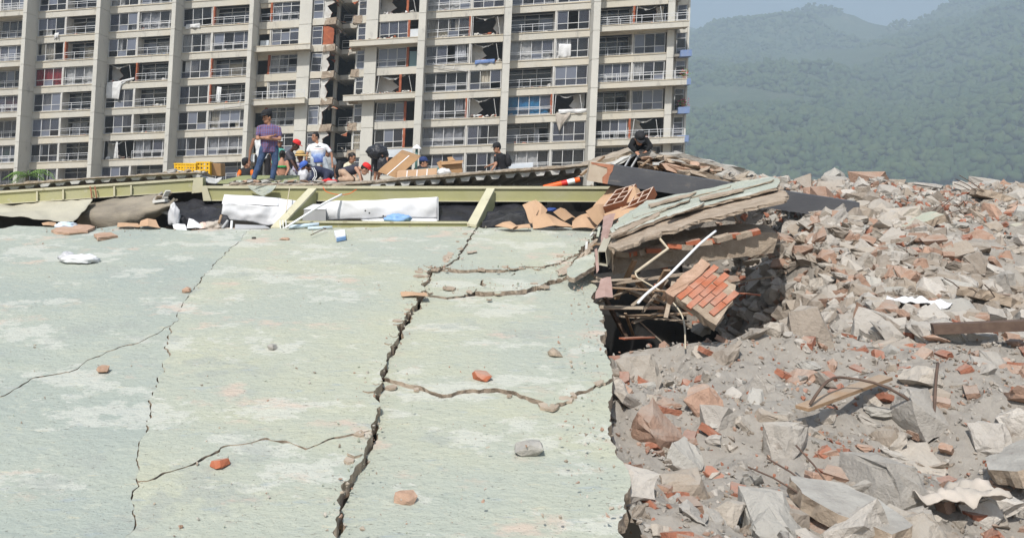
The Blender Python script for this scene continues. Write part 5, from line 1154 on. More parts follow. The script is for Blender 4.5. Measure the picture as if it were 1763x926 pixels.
def plaid_mat():
    m = M('plaid_purple', (.19, .15, .27), None, rough=.92); nt = m.node_tree; N = nt.nodes; L = nt.links; b = N['Principled BSDF']
    g = N.new('ShaderNodeNewGeometry'); col = None
    def stripes(ax, sc, thr, base, c):
        w = N.new('ShaderNodeTexWave'); w.bands_direction = ax; w.inputs['Scale'].default_value = sc; w.inputs['Distortion'].default_value = .6; w.inputs['Detail'].default_value = 0; L.new(g.outputs['Position'], w.inputs[0])
        r_ = N.new('ShaderNodeMapRange'); r_.inputs[1].default_value = thr; r_.inputs[2].default_value = thr + .12; L.new(w.outputs[1], r_.inputs[0])
        x = N.new('ShaderNodeMix'); x.data_type = 'RGBA'; L.new(r_.outputs[0], x.inputs[0])
        if isinstance(base, tuple): x.inputs[6].default_value = (*base, 1)
        else: L.new(base, x.inputs[6])
        x.inputs[7].default_value = (*c, 1); return x.outputs[2]
    col = stripes('Z', 5.2, .62, (.115, .09, .185), (.19, .075, .125)); col = stripes('X', 5.5, .72, col, (.12, .13, .27)); col = stripes('Z', 2.6, .90, col, (.22, .14, .20)); L.new(col, b.inputs['Base Color']); return m
def fade_mat():
    """White shirt dyed blue towards the hem, with a dark print on the chest (object space)."""
    m = M('white_blue_fade', (.75, .76, .78), None, rough=.9); nt = m.node_tree; N = nt.nodes; L = nt.links; b = N['Principled BSDF']
    t = N.new('ShaderNodeTexCoord'); s = N.new('ShaderNodeSeparateXYZ'); L.new(t.outputs['Generated'], s.inputs[0])
    n = N.new('ShaderNodeTexNoise'); n.inputs['Scale'].default_value = 6; L.new(t.outputs['Generated'], n.inputs[0])
    a = N.new('ShaderNodeMath'); a.operation = 'MULTIPLY_ADD'; a.inputs[1].default_value = .28; L.new(n.outputs[0], a.inputs[0]); L.new(s.outputs[2], a.inputs[2])
    r_ = N.new('ShaderNodeValToRGB'); r_.color_ramp.elements[0].position = .28; r_.color_ramp.elements[0].color = (.08, .13, .42, 1); r_.color_ramp.elements[1].position = .74; r_.color_ramp.elements[1].color = (.76, .77, .79, 1); e = r_.color_ramp.elements.new(.50); e.color = (.30, .42, .72, 1)
    L.new(a.outputs[0], r_.inputs[0])
    def band(src, lo, hi):
        x = N.new('ShaderNodeMath'); x.operation = 'COMPARE'; x.inputs[1].default_value = (lo + hi) / 2; x.inputs[2].default_value = (hi - lo) / 2; L.new(src, x.inputs[0]); return x.outputs[0]
    def mul(p, q):
        x = N.new('ShaderNodeMath'); x.operation = 'MULTIPLY'; L.new(p, x.inputs[0]); L.new(q, x.inputs[1]); return x.outputs[0]
    col = r_.outputs[0]
    for (x0, x1, z0, z1, c) in ((.36, .60, .765, .80, (.05, .05, .07)), (.42, .52, .79, .83, (.05, .05, .07)), (.28, .70, .655, .685, (.45, .22, .22))):
        f = mul(band(s.outputs[0], x0, x1), band(s.outputs[2], z0, z1)); k = N.new('ShaderNodeMix'); k.data_type = 'RGBA'; L.new(f, k.inputs[0]); L.new(col, k.inputs[6]); k.inputs[7].default_value = (*c, 1); col = k.outputs[2]
    L.new(col, b.inputs['Base Color']); return m
def capsule(mb, p, q, r0, r1, n=12):
    p, q = Vector(p), Vector(q); d = q - p
    if d.length < 1e-5: d = Vector((0, 0, 1e-4))
    u = d.normalized(); pts, rs = [], []
    for a in (80, 55, 25): pts.append(p - u * r0 * math.sin(R(a))); rs.append(r0 * math.cos(R(a)))
    for t_ in (0, .33, .66, 1): pts.append(p + d * t_); rs.append(r0 + (r1 - r0) * t_)
    for a in (25, 55, 80): pts.append(q + u * r1 * math.sin(R(a))); rs.append(r1 * math.cos(R(a)))
    mb.tube(pts, rs, n)
def blob(mb, c, ax, n=14, m=9):
    """Ellipsoid with three axis vectors."""
    c = Vector(c); o = len(mb.v)
    for j in range(m + 1):
        th = math.pi * (j + .02) / (m + .04)
        for i in range(n):
            ph = 2 * math.pi * i / n; mb.v.append(tuple(c + ax[0] * (math.sin(th) * math.cos(ph)) + ax[1] * (math.sin(th) * math.sin(ph)) + ax[2] * math.cos(th)))
    for j in range(m):
        for i in range(n): k = (i + 1) % n; mb.f.append([o + j * n + i, o + (j + 1) * n + i, o + (j + 1) * n + k, o + j * n + k]); mb.m.append(0)
    mb.f.append([o + i for i in range(n)]); mb.m.append(0); mb.f.append([o + m * n + i for i in range(n)][::-1]); mb.m.append(0)
def loftring(mb, rings, n=16):
    """rings: (center, x-axis vector, y-axis vector)"""
    o = len(mb.v)
    for c, x, y in rings:
        for i in range(n): a = 2 * math.pi * i / n; mb.v.append(tuple(c + x * math.cos(a) + y * math.sin(a)))
    for j in range(len(rings) - 1):
        for i in range(n): k = (i + 1) % n; mb.f.append([o + j * n + i, o + j * n + k, o + (j + 1) * n + k, o + (j + 1) * n + i]); mb.m.append(0)
    mb.f.append([o + i for i in range(n)][::-1]); mb.m.append(0); e = o + (len(rings) - 1) * n; mb.f.append([e + i for i in range(n)]); mb.m.append(0)
TMP = bpy.data.scenes.new('workbench')
def remesh(mb, name, mat, parent, voxel, smooth=4, disp=0.0):
    me = mb.mesh('tmp', mat); o = bpy.data.objects.new('tmp', me); TMP.collection.objects.link(o)
    m = o.modifiers.new('r', 'REMESH'); m.mode = 'VOXEL'; m.voxel_size = voxel; m.use_smooth_shade = True
    s = o.modifiers.new('s', 'SMOOTH'); s.iterations = smooth; s.factor = .5
    TMP.view_layers[0].update(); dg = TMP.view_layers[0].depsgraph; ev = o.evaluated_get(dg); out = bpy.data.meshes.new_from_object(ev)
    bpy.data.objects.remove(o); bpy.data.meshes.remove(me)
    if disp > 0:
        for v in out.vertices:
            n_ = v.normal; v.co += n_ * disp * (nz(v.co, 9, 3) + .6 * nz((v.co.x, v.co.y, v.co.z * .5), 22, 7))
    if not out.materials: out.materials.append(mat)
    out.polygons.foreach_set('use_smooth', [True] * len(out.polygons)); out.name = name
    return link(bpy.data.objects.new(name, out), parent)
FEET = []
def person(label, Y, J, face, skin_m, shirt=None, sleeve=1, pants=None, plen=2, shoe=shoe_dark, hat=None, hair=True, fat=1.0, down=0.0, tank=False, k=1.0, voxel=.016, fingers=True, untuck=0.05, hs=1.16, sleeve_m=None):
    """One figure from pixel joints; k scales thickness, face is the heading of the face (0 to the viewer, 90 to the right)."""
    j = {n_: P(v[0], v[1], Y + (v[2] if len(v) > 2 else 0)) for n_, v in J.items()}
    mid = lambda a, b: (j[a] + j[b]) / 2
    hipc, shc = mid('hl', 'hr'), mid('sl', 'sr'); spine = (shc - hipc).normalized()
    feet = min(j['al'].z, j['ar'].z); base = (j['al'] + j['ar']) / 2; base.z = feet - .09 * k
    e = thing('person', label, 'person', base, 'people on the ruins'); FEET.append(base.copy())
    ax = (j['sr'] - j['sl']); ax = (ax - spine * ax.dot(spine))
    fw0 = Vector((math.sin(R(face)), -math.cos(R(face)), 0)) ; ax = ax.normalized() if ax.length > .02 else fw0.cross(Vector((0, 0, 1)))
    dp = spine.cross(ax).normalized()
    sw = max(.30, (j['sr'] - j['sl']).length) / 2
    hx = .165 * k * fat; 
    def torso(mb, g, top=True, lo=-.06):
        loftring(mb, [(hipc + spine * lo, ax * (hx * .95 + g), dp * (.115 * fat * k + g)), (hipc + spine * .06, ax * (hx + g), dp * (.12 * fat * k + g)), (hipc.lerp(shc, .42), ax * (max(.150, sw * .72) * fat * k + g), dp * (.115 * fat * k + g)),
                      (hipc.lerp(shc, .72), ax * (max(.165, sw * .86) * k + g), dp * (.12 * k * fat + g)), (hipc.lerp(shc, .93), ax * (sw * .88 + g), dp * (.10 * k + g)), (shc + spine * .045 * k, ax * (sw * .5 + g), dp * (.07 * k + g))])
    b = MB(); torso(b, -.012)
    capsule(b, shc + spine * .02, j['neck'].lerp(j['head'], .5), .058 * k, .054 * k)
    fwd = Vector((math.sin(R(face)) * math.cos(R(down)), -math.cos(R(face)) * math.cos(R(down)), -math.sin(R(down)))); upv = Vector((0, 0, 1)); upv = (upv - fwd * upv.dot(fwd)).normalized() if abs(fwd.z) < .95 else Vector((0, 1, 0)); sd = fwd.cross(upv)
    h = j['head']; kb = k; k = k * hs; blob(b, h + upv * .02 * k, (sd * .076 * k, fwd * .098 * k, upv * .112 * k)); blob(b, h + fwd * .028 * k - upv * .06 * k, (sd * .058 * k, fwd * .068 * k, upv * .066 * k))
    capsule(b, h + fwd * .092 * k + upv * .012 * k, h + fwd * .116 * k - upv * .022 * k, .010 * k, .016 * k, 8)
    capsule(b, h + fwd * .088 * k - upv * .062 * k - sd * .02, h + fwd * .088 * k - upv * .062 * k + sd * .02, .012, .012, 8)
    for s in (-1, 1): blob(b, h + sd * s * .078 * k - upv * .004, (sd * .012, fwd * .022 * k, upv * .033 * k), 8, 6)
    kh = k; k = kb
    for s, S, E_, Wr in ((-1, 'sl', 'el', 'wl'), (1, 'sr', 'er', 'wr')):
        capsule(b, j[S], j[E_], .052 * k, .042 * k); capsule(b, j[E_], j[Wr], .042 * k, .028 * k)
        d = (j[Wr] - j[E_]).normalized(); x = d.orthogonal().normalized(); x = (ax - d * ax.dot(d)).normalized() if (ax - d * ax.dot(d)).length > .1 else x; y = d.cross(x)
        pc = j[Wr] + d * .05 * k; blob(b, pc, (x * .040 * k, y * .018 * k, d * .052 * k), 10, 7)
        for i, ln in enumerate((.068, .078, .074, .058)):
            a = pc + x * (.030 - .020 * i) * k + d * .042 * k; m1 = a + d * ln * .5 * k + y * .012; capsule(b, a, m1, .0105 * k, .010 * k, 6); capsule(b, m1, m1 + (d * .6 + y * .6).normalized() * ln * .5 * k, .010 * k, .008 * k, 6)
        a = pc + x * .034 * k - d * .02 * k; capsule(b, a, a + (x * .7 + d * .7).normalized() * .055 * k + y * .01, .013 * k, .010 * k, 6)
    for s, Hh, K, A_ in ((-1, 'hl', 'kl', 'al'), (1, 'hr', 'kr', 'ar')):
        capsule(b, j[Hh], j[K], .085 * k * fat, .055 * k); capsule(b, j[K], j[K].lerp(j[A_], .35), .054 * k, .056 * k); capsule(b, j[K].lerp(j[A_], .35), j[A_], .056 * k, .038 * k)
        fd = Vector((fw0.x, fw0.y, 0)); capsule(b, j[A_] - Vector((0, 0, .045 * k)), j[A_] + fd * .13 * k - Vector((0, 0, .055 * k)), .038 * k, .03 * k)
    remesh(b, 'body', skin_m, e, voxel, 3)
    if shirt:
        c = MB(); sv = MB() if sleeve_m else c; torso(c, .020, lo=-untuck - .02)
        if not tank:
            for S, E_, Wr in (('sl', 'el', 'wl'), ('sr', 'er', 'wr')):
                capsule(c, j[S] - spine * .012, shc + spine * .075 * k, .062 * k, .05 * k)
                if sleeve == 1: capsule(sv, j[S] - spine * .015, j[S].lerp(j[E_], .60), .064 * k, .066 * k)
                elif sleeve == 2: capsule(c, j[S] - spine * .012, j[E_], .066 * k, .058 * k); capsule(c, j[E_], j[Wr].lerp(j[E_], .04), .058 * k, .044 * k)
        remesh(c, 'shirt', shirt, e, voxel + .002, 3, .008)
        if sleeve_m: remesh(sv, 'sleeves', sleeve_m, e, voxel + .002, 3, .008)
    if pants:
        c = MB(); loftring(c, [(hipc - spine * .13, ax * (hx * .8), dp * .10 * k * fat), (hipc - spine * .05, ax * (hx + .012), dp * (.125 * fat * k + .008)), (hipc + spine * .03, ax * (hx + .006), dp * (.12 * fat * k + .006))])
        for Hh, K, A_ in (('hl', 'kl', 'al'), ('hr', 'kr', 'ar')):
            capsule(c, j[Hh], j[K], .100 * k * fat, .076 * k)
            if plen == 2: capsule(c, j[K], j[A_].lerp(j[K], .08), .076 * k, .070 * k)
            else: capsule(c, j[K], j[K].lerp(j[A_], .10), .076 * k, .074 * k)
        remesh(c, 'trousers', pants, e, voxel + .002, 3, .010)
    if shoe:
        fd = Vector((fw0.x, fw0.y, 0))
        for A_ in ('al', 'ar'):
            c = MB(); capsule(c, j[A_] - Vector((0, 0, .02 * k)) - fd * .02, j[A_] - Vector((0, 0, .04 * k)) + fd * .0, .052 * k, .05 * k); capsule(c, j[A_] - Vector((0, 0, .05 * k)) - fd * .05 * k, j[A_] + fd * .17 * k - Vector((0, 0, .055 * k)), .048 * k, .042 * k); remesh(c, 'shoe', shoe, e, .014, 2)
    k = kh
    for s in (-1, 1):
        c = MB(); blob(c, h + fwd * .090 * k + sd * s * .031 * k + upv * .018 * k, (sd * .013, fwd * .009, upv * .008), 8, 6); c.build('eye', eye_m, e, smooth=True)
        c = MB(); capsule(c, h + fwd * .094 * k + sd * s * .014 * k + upv * .040 * k, h + fwd * .084 * k + sd * s * .048 * k + upv * .040 * k, .006, .005, 6); c.build('eyebrow', hair_m, e)
    if hair:
        c = MB(); blob(c, h + upv * .036 * k - fwd * .014 * k, (sd * .085 * k, fwd * .104 * k, upv * .106 * k)); 
        if hair == 'bun': blob(c, h - fwd * .10 * k + upv * .05 * k, (sd * .05, fwd * .05, upv * .05)); blob(c, h - fwd * .05 * k - upv * .03 * k, (sd * .085, fwd * .06, upv * .09))
        o = remesh(c, 'hair', hair_m, e, .014, 2, .006)
        bm = bmesh.new(); bm.from_mesh(o.data)            # cut the hair away from the face
        off = o.matrix_parent_inverse
        dl = [v for v in bm.verts if (v.co - h).dot(fwd) > .045 * k and (v.co - h).dot(upv) < .075 * k or (v.co - h).dot(upv) < -.035 * k]
        if hair != 'bun': bmesh.ops.delete(bm, geom=dl, context='VERTS')
        else: bmesh.ops.delete(bm, geom=[v for v in dl if (v.co - h).dot(fwd) > .03 * k], context='VERTS')
        bm.to_mesh(o.data); bm.free()
    if hat:
        kind, hm = hat; back = -1 if kind == 'back' else 1
        if kind == 'straw':
            c = MB(); rings = []
            for rr_, zz in ((.24, .045), (.235, .065), (.13, .085), (.11, .16), (.07, .19), (.01, .195)): rings.append((h + upv * zz * k, sd * rr_ * k, fwd * rr_ * 1.05 * k))
            loftring(c, rings, 22); remesh(c, 'straw_hat', hm, e, .012, 2); c = MB(); loftring(c, [(h + upv * .088 * k, sd * .132 * k, fwd * .137 * k), (h + upv * .112 * k, sd * .128 * k, fwd * .132 * k)], 22); c.build('hat_band', hair_m, e, smooth=True)
        else:
            c = MB(); rings = []
            for rr_, zz in ((.092, .05), (.096, .075), (.094, .11), (.078, .145), (.04, .165), (.005, .17)): rings.append((h + upv * zz * k - fwd * .004, sd * rr_ * k, fwd * rr_ * 1.16 * k))
            loftring(c, rings, 18)
            bc = h + upv * .060 * k + fwd * .075 * k * back
            loftring(c, [(bc - upv * .007, sd * .078 * k, fwd * .10 * k), (bc + upv * .009, sd * .078 * k, fwd * .10 * k)], 18); remesh(c, 'cap', hm, e, .010, 2)
    return e
man = person('man in purple plaid shirt, jeans and black cap standing with arms crossed', 19.6,
    dict(head=(460.5, 203), neck=(463, 212), sl=(446, 220), sr=(480, 221), el=(443, 239, -.10), wl=(466, 235, -.26), er=(482, 240, -.06), wr=(456, 239, -.30), hl=(455, 255), hr=(472, 255), kl=(447, 281), kr=(474, 282), al=(437, 307), ar=(469, 307)),
    -48, SK[0], plaid_mat(), 1, jeans, 2, shoe_m, ('cap', cap_black), voxel=.013, untuck=.09, down=12, hs=1.25, fat=1.14)
person('person in white tank top half hidden behind the man with crossed arms', 21.6,
    dict(head=(461, 227, .2), neck=(454, 235), sl=(437, 241), sr=(463, 241), el=(431, 259, -.05), wl=(429, 277, -.1), er=(466, 259), wr=(464, 276), hl=(444, 270), hr=(460, 270), kl=(443, 298), kr=(461, 298), al=(442, 325), ar=(462, 325)),
    150, SK[1], cloth('tank_white', (.72, .73, .74)), 0, cloth('shorts_black', (.03, .028, .03)), 1, shoe_dark, None, tank=True)
person('crouching person in black shirt with orange sleeves and black cap beside the cardboard box', 23,
    dict(head=(424, 283), neck=(424, 290), sl=(414, 294), sr=(433, 294), el=(410, 305, -.15), wl=(418, 311, -.3), er=(436, 305, -.15), wr=(430, 311, -.3), hl=(418, 315), hr=(430, 315), kl=(412, 312, -.35), kr=(436, 312, -.35), al=(416, 328, -.2), ar=(432, 328, -.2)),
    110, SK[0], cloth('shirt_black_crouch', (.03, .03, .033)), 1, cloth('trousers_dark', (.05, .05, .06)), 2, shoe_dark, ('cap', cap_black), sleeve_m=cloth('sleeve_orange', (.72, .17, .03)))
person('person in teal shirt and white cap mostly hidden behind the man with crossed arms', 25.5,
    dict(head=(481, 247), neck=(480, 254), sl=(469, 258), sr=(487, 259), el=(467, 273), wl=(468, 287), er=(489, 273), wr=(486, 288), hl=(472, 282), hr=(482, 282), kl=(472, 305), kr=(483, 305), al=(472, 328), ar=(483, 328)),
    20, SK[1], cloth('shirt_teal', (.14, .45, .36)), 1, cloth('trousers_dark2', (.04, .04, .05)), 2, shoe_dark, ('cap', cap_white))
person('bare backed person with a green band bending behind the man with red cap', 23.5,
    dict(head=(486, 268, .1), neck=(485, 274), sl=(476, 279), sr=(494, 279), el=(474, 291, -.1), wl=(479, 301, -.2), er=(497, 291, -.1), wr=(492, 301, -.2), hl=(479, 303), hr=(491, 303), kl=(477, 312, -.3), kr=(494, 312, -.3), al=(478, 328), ar=(492, 328)),
    175, SK[0], None, 0, cloth('skirt_black', (.03, .03, .03)), 2, shoe_dark, None, hair='bun')
gb = [o for o in COL.objects if o.name.startswith('person') and o.type == 'EMPTY'][-1]
c = MB(); _s = (P(485, 279, 23.5) - P(485, 303, 23.5)).normalized(); loftring(c, [(P(485, 289, 23.5), Vector((.165, 0, 0)), Vector((0, .13, 0))), (P(485, 285.5, 23.5), Vector((.168, 0, 0)), Vector((0, .132, 0)))], 20); c.build('green_band', cloth('band_green', (.03, .35, .10)), gb, smooth=True)
person('man in dark grey shirt and red cap leaning forward to the right', 24,
    dict(head=(509, 251, -.1), neck=(503, 258), sl=(495, 264, -.12), sr=(503, 264, .22), el=(504, 281, -.25), wl=(513, 296, -.28), er=(508, 280, .3), wr=(514, 294, .3), hl=(493, 289, -.1), hr=(497, 289, .12), kl=(508, 305, -.1), kr=(499, 307, .15), al=(495, 324, -.1), ar=(492, 324, .2)),
    80, SK[2], cloth('shirt_charcoal', (.085, .08, .095)), 1, cloth('trousers_light_grey', (.52, .54, .56)), 2, shoe_dark, ('cap', cap_red), down=25)
person('person in straw hat and pale plaid shirt sitting among the crowd', 24.6,
    dict(head=(517, 272), neck=(517, 279), sl=(507, 284), sr=(528, 284), el=(504, 296), wl=(511, 304, -.2), er=(531, 296), wr=(524, 304, -.2), hl=(511, 308), hr=(524, 308), kl=(506, 306, -.45), kr=(529, 306, -.45), al=(507, 328, -.45), ar=(528, 328, -.45)),
    20, SK[1], M('shirt_pale_plaid', (.60, .50, .58), (.45, .45, .62), 14, .9), 1, cloth('trousers_blue_grey', (.20, .24, .34)), 2, shoe_dark, ('straw', straw))
person('man in white T-shirt fading to blue and pale jeans, looking away to the left', 25,
    dict(head=(543, 236.5), neck=(545.5, 245), sl=(533, 252), sr=(562, 252), el=(529, 265), wl=(527, 279, -.05), er=(571, 266), wr=(572, 281, -.05), hl=(540, 274), hr=(556, 274), kl=(540, 296), kr=(565, 297), al=(538, 316), ar=(577, 316)),
    -55, SK[0], fade_mat(), 1, jeans_pale, 2, shoe_dark, None, fat=1.12, untuck=.09)
person('kneeling person in navy tracksuit with white stripes and dark blue cap', 22,
    dict(head=(526, 289, -.1), neck=(533, 291), sl=(539, 291, -.2), sr=(543, 293, .2), el=(540, 304, -.3), wl=(531, 311, -.35), er=(548, 303, .1), wr=(540, 312, 0), hl=(564, 300, -.1), hr=(567, 301, .2), kl=(560, 314, -.2), kr=(566, 315, .2), al=(580, 315, -.15), ar=(584, 315, .2)),
    -80, SK[1], cloth('tracksuit_navy', (.035, .04, .075)), 2, cloth('tracksuit_navy_trousers', (.04, .045, .08)), 2, shoe_dark, ('cap', cap_blue), down=35)
kn = [o for o in COL.objects if o.name.startswith('person') and o.type == 'EMPTY'][-1]
for dx in (0, 3.2):
    c = MB(); c.tube([P(537 + dx, 289, 21.70), P(541 + dx, 296, 21.62), P(542 + dx, 304, 21.62), P(538 + dx, 310, 21.58)], .012, 6); c.build('white_stripe', cloth_white, kn)
person('person in grey shirt and red cap behind the man in the white and blue shirt', 27,
    dict(head=(564, 263), neck=(565, 269), sl=(556, 274), sr=(575, 274), el=(553, 287), wl=(555, 300), er=(578, 288), wr=(577, 301), hl=(559, 297), hr=(571, 297), kl=(559, 316), kr=(571, 316), al=(559, 332), ar=(571, 332)),
    10, SK[1], cloth('shirt_grey', (.34, .36, .37)), 1, cloth('trousers_dark3', (.06, .06, .07)), 2, shoe_dark, ('cap', cap_red))
person('woman with dark tied hair and pale yellow top looking down', 24,
    dict(head=(606, 272, -.05), neck=(603, 279), sl=(595, 284), sr=(610, 284, .15), el=(594, 296, -.1), wl=(601, 304, -.25), er=(612, 296), wr=(612, 304, -.2), hl=(598, 305), hr=(608, 305), kl=(607, 311, -.4), kr=(615, 311, -.35), al=(600, 322, -.2), ar=(610, 322, -.2)),
    62, SK[0], cloth('top_pale_yellow', (.66, .62, .46)), 1, cloth('trousers_beige', (.45, .36, .27)), 2, shoe_dark, None, hair='bun', down=25)
person('person in red cap and dark vest bending on all fours in tan trousers', 21.5,
    dict(head=(628, 292, -.1), neck=(622, 291), sl=(613, 290, -.2), sr=(616, 291, .18), el=(619, 300, -.25), wl=(621, 310, -.28), er=(620, 300, .2), wr=(624, 309, .2), hl=(591, 297, -.1), hr=(594, 297, .2), kl=(605, 309, -.2), kr=(607, 309, .2), al=(584, 309, -.2), ar=(587, 309, .2)),
    85, SK[3], cloth('vest_dark', (.05, .05, .07)), 0, cloth('trousers_tan', (.50, .35, .25)), 2, shoe_dark, ('cap', cap_red), down=35, tank=True)
carrier = person('person in black shorts bent under a black rubbish bag', 24,
    dict(head=(662, 264, .35), neck=(660, 262, .25), sl=(650, 259, .0), sr=(662, 260, .15), el=(664, 266, -.35), wl=(660, 268, -.55), er=(667, 270, .1), wr=(666, 278, .0), hl=(646, 274, -.1), hr=(655, 274, .1), kl=(648, 291, -.15), kr=(655, 292, .1), al=(645, 309, -.1), ar=(651, 307, .15)),
    60, SK[0], cloth('shirt_black', (.025, .025, .028)), 1, cloth('shorts_charcoal', (.05, .05, .055)), 1, None, None)
person('man in black cap and dark shirt looking right behind the tilted cardboard box', 24,
    dict(head=(729, 281), neck=(726, 287), sl=(716, 291), sr=(736, 291), el=(713, 303), wl=(719, 311, -.2), er=(739, 303), wr=(733, 311, -.2), hl=(720, 312), hr=(733, 312), kl=(718, 320, -.3), kr=(735, 320, -.3), al=(719, 330), ar=(733, 330)),
    70, SK[0], cloth('shirt_black2', (.03, .032, .036)), 1, cloth('trousers_dark4', (.05, .05, .06)), 2, shoe_dark, ('cap', cap_navy))
person('man in black T-shirt and cap with a backpack standing behind the deck', 25,
    dict(head=(856, 256), neck=(859.5, 264), sl=(853, 269, -.12), sr=(870, 269, .12), el=(854, 283, -.25), wl=(848, 291, -.3), er=(852, 282, .2), wr=(840, 286, .1), hl=(858, 293, -.08), hr=(868, 293, .1), kl=(858, 314, -.1), kr=(867, 314, .1), al=(858, 336, -.1), ar=(868, 336, .1)),
    -75, SK[0], cloth('shirt_black3', (.022, .022, .025)), 1, cloth('trousers_dark5', (.05, .055, .07)), 2, shoe_dark, ('cap', cap_black), down=12)
person('man in black hoodie and cap crouching on top of the broken roof peak', 18.0,
    dict(head=(1101, 239.5, -.22), neck=(1102, 241, -.06), sl=(1091, 241, 0), sr=(1113, 241, 0), el=(1085.5, 252, -.06), wl=(1094, 261, -.2), er=(1120, 252, -.06), wr=(1112, 260, -.2), hl=(1097, 257, .3), hr=(1107, 257, .3), kl=(1094, 255, .0), kr=(1111, 255, .0), al=(1097, 262, .2), ar=(1108, 262, .2)),
    -8, SK[0], cloth('hoodie_black', (.014, .015, .017)), 2, cloth('trousers_black', (.016, .018, .02)), 2, shoe_dark, ('cap', cap_black), down=48)
# ------------------------------------------------------------------ rough heap the crowd stands on, behind the deck edge
def z_heap(x, y):
    s = w = 0.0
    for f in FEET[:-1]:
        d = (x - f.x) ** 2 + (y - f.y) ** 2 + .04; q = 1 / d ** 1.6; s += q * f.z; w += q
    return s / w - .01
mb = MB(); mb.grid(lambda a, b: (lambda x, y: Vector((x, y, min(z_heap(x, y) + .04 * min(0, nz((x, y, 0), 2.2)), EYE - .02))))(-13 + 25 * a, 20.9 + 11 * b), 150, 66); structure(mb.build('rubble_mound', conc_grey, smooth=False), 'dusty mound of debris behind the roof deck')

bpy.data.scenes.remove(TMP) if False else None
# ------------------------------------------------------------------ loose things
def crumple(name, label, c, sx, sy, sz, mat, seed, cat, group=None, n=14, parent=None, flat=.3, rg=1.0):
    """A crumpled bag or wrapper: an ellipsoid pushed about by noise and flattened below."""
    c = Vector(c); mb = MB()
    def fn(a, b):
        th = math.pi * b; ph = 2 * math.pi * a; d = Vector((math.sin(th) * math.cos(ph), math.sin(th) * math.sin(ph), math.cos(th)))
        rr_ = 1 + rg * (.35 * nz(d * 1.6, 1, seed) + .22 * nz(d * 4, 1, seed + 4) + .10 * nz(d * 9, 1, seed + 8))
        p = Vector((d.x * sx / 2, d.y * sy / 2, d.z * sz / 2)) * rr_; p.z = max(p.z, -sz * flat); return c + p
    mb.grid(fn, n * 2, n); o = mb.build(name, mat, parent, smooth=True); return tag(o, label, cat, group) if label else o
def S(px, py, lift=0.0): return SLAB.at(px, py, lift)
crumple('plastic_bag', 'white plastic bag crumpled on the pale slab at the far left', S(140, 452, .05), .62, .30, .16, bag_white, 3, 'plastic bag')
crumple('plastic_bag', 'greyish translucent bag end beside the crumpled white bag', S(117, 450, .05), .26, .24, .2, bag_grey, 5, 'plastic bag')
crumple('plastic_bag', 'white and pale blue plastic bag at the slab edge below the cream sheet', S(115, 393, .05), .42, .3, .14, M('bag_white_blue', (.78, .80, .82), (.45, .62, .80), 5, .5), 7, 'plastic bag')
mb = MB(); q = [S(575, 405, .02), S(593, 403, .02), S(595, 414, .02), S(579, 417, .02)]; mb.hexa(q, [p + SLAB.n * .07 for p in q]); e = thing('drink_carton', 'small white and blue packet lying on the slab', 'packet', S(585, 412)); mb.build('carton', bag_white, e)
mb = MB(); q = [S(580, 413, .015), S(594, 410, .015), S(595.5, 414.5, .015), S(579.5, 417.6, .015)]; mb.hexa(q, [p + SLAB.n * .06 for p in q]); mb.build('blue_label', blue_plastic, e)
def stone(name, label, c, sx, sy, sz, mat, seed, cat='stone', group=None, rot=0.0, n=22):
    o = bpy.data.objects.new(name, chunk_mesh(name, sx, sy, sz, mat, seed, n)); COL.objects.link(o); o.location = Vector(c) + Vector((0, 0, sz * .35)); o.rotation_euler = (SLAB.n.y * -.0 + .1, 0, rot); return tag(o, label, cat, group)
frag('plaster_fragment', 'flat ragged pinkish plaster slab at the slab edge by the blue white bag', [(88, 400), (102, 394), (128, 391), (150, 392), (165, 395), (150, 402), (120, 405), (98, 404)], .05, .06, .05, [stone_pink, stone_pink], 'plaster', 31)
frag('plaster_fragment', 'small pinkish plaster piece alone on the slab, right of the flat ragged one', [(162, 409), (175, 406), (190, 405), (202, 409), (188, 412), (170, 416)], .07, .05, .06, [stone_pink, stone_pink], 'plaster', 33)
stone('concrete_crumb', 'small brown stone on the slab near the foot of the left cross beam', S(490, 413), .20, .10, .05, stone_pink, 41)
stone('concrete_crumb', 'tiny dark stone on the slab beside the left seam', S(437, 411), .09, .06, .04, dark_m, 42)
stone('concrete_crumb', 'pinkish brick bit on the slab at the lower left seam', S(321, 503), .13, .12, .08, stone_pink, 43)
sheet('cardboard_scrap', 'orange cardboard scrap at the slab edge below the brown panel, longer of two', [(203, 384, 15.9), (238, 384, 15.9), (240, 391, 15.7), (202, 391, 15.7)], cardboard, fold=.02, seed=31)
sheet('cardboard_scrap', 'orange folded cardboard scrap at the slab edge, shorter of two', [(243, 380, 15.95), (268, 379, 15.95), (275, 392, 15.7), (238, 391, 15.7)], cardboard, fold=.08, seed=32)
sheet('cardboard_scrap', 'brown cardboard scrap in the shade under the cream sheet', [(72, 384, 16.1), (96, 383, 16.1), (98, 389, 15.9), (74, 388, 15.9)], cardboard, fold=.03, seed=33)
sheet('cardboard_scrap', 'cardboard strip lying at the crack low on the slab', [(690, 503, 11.4), (735, 502, 11.4), (736, 509, 11.2), (692, 510, 11.2)], cardboard, fold=.01, seed=34)
GP = 'papers and rags at the slab edge left of the white cover'
sheet('paper_sheet', 'white paper standing in the litter left of the white cover', [(325, 376, 16.0), (342, 384, 15.95), (352, 393, 15.8), (322, 393, 15.8)], bag_white, .004, 'paper', .04, 41, GP)
sheet('paper_sheet', 'pale pink paper folded in the litter', [(344, 384, 15.95), (354, 383, 15.95), (360, 393, 15.8), (342, 394, 15.8)], M('paper_pink', (.68, .50, .42), None), .004, 'paper', .03, 42, GP)
sheet('paper_sheet', 'flat white paper leftmost in the litter', [(296, 386, 15.95), (318, 386, 15.95), (322, 397, 15.7), (300, 396, 15.7)], bag_white, .004, 'paper', .02, 43, GP)
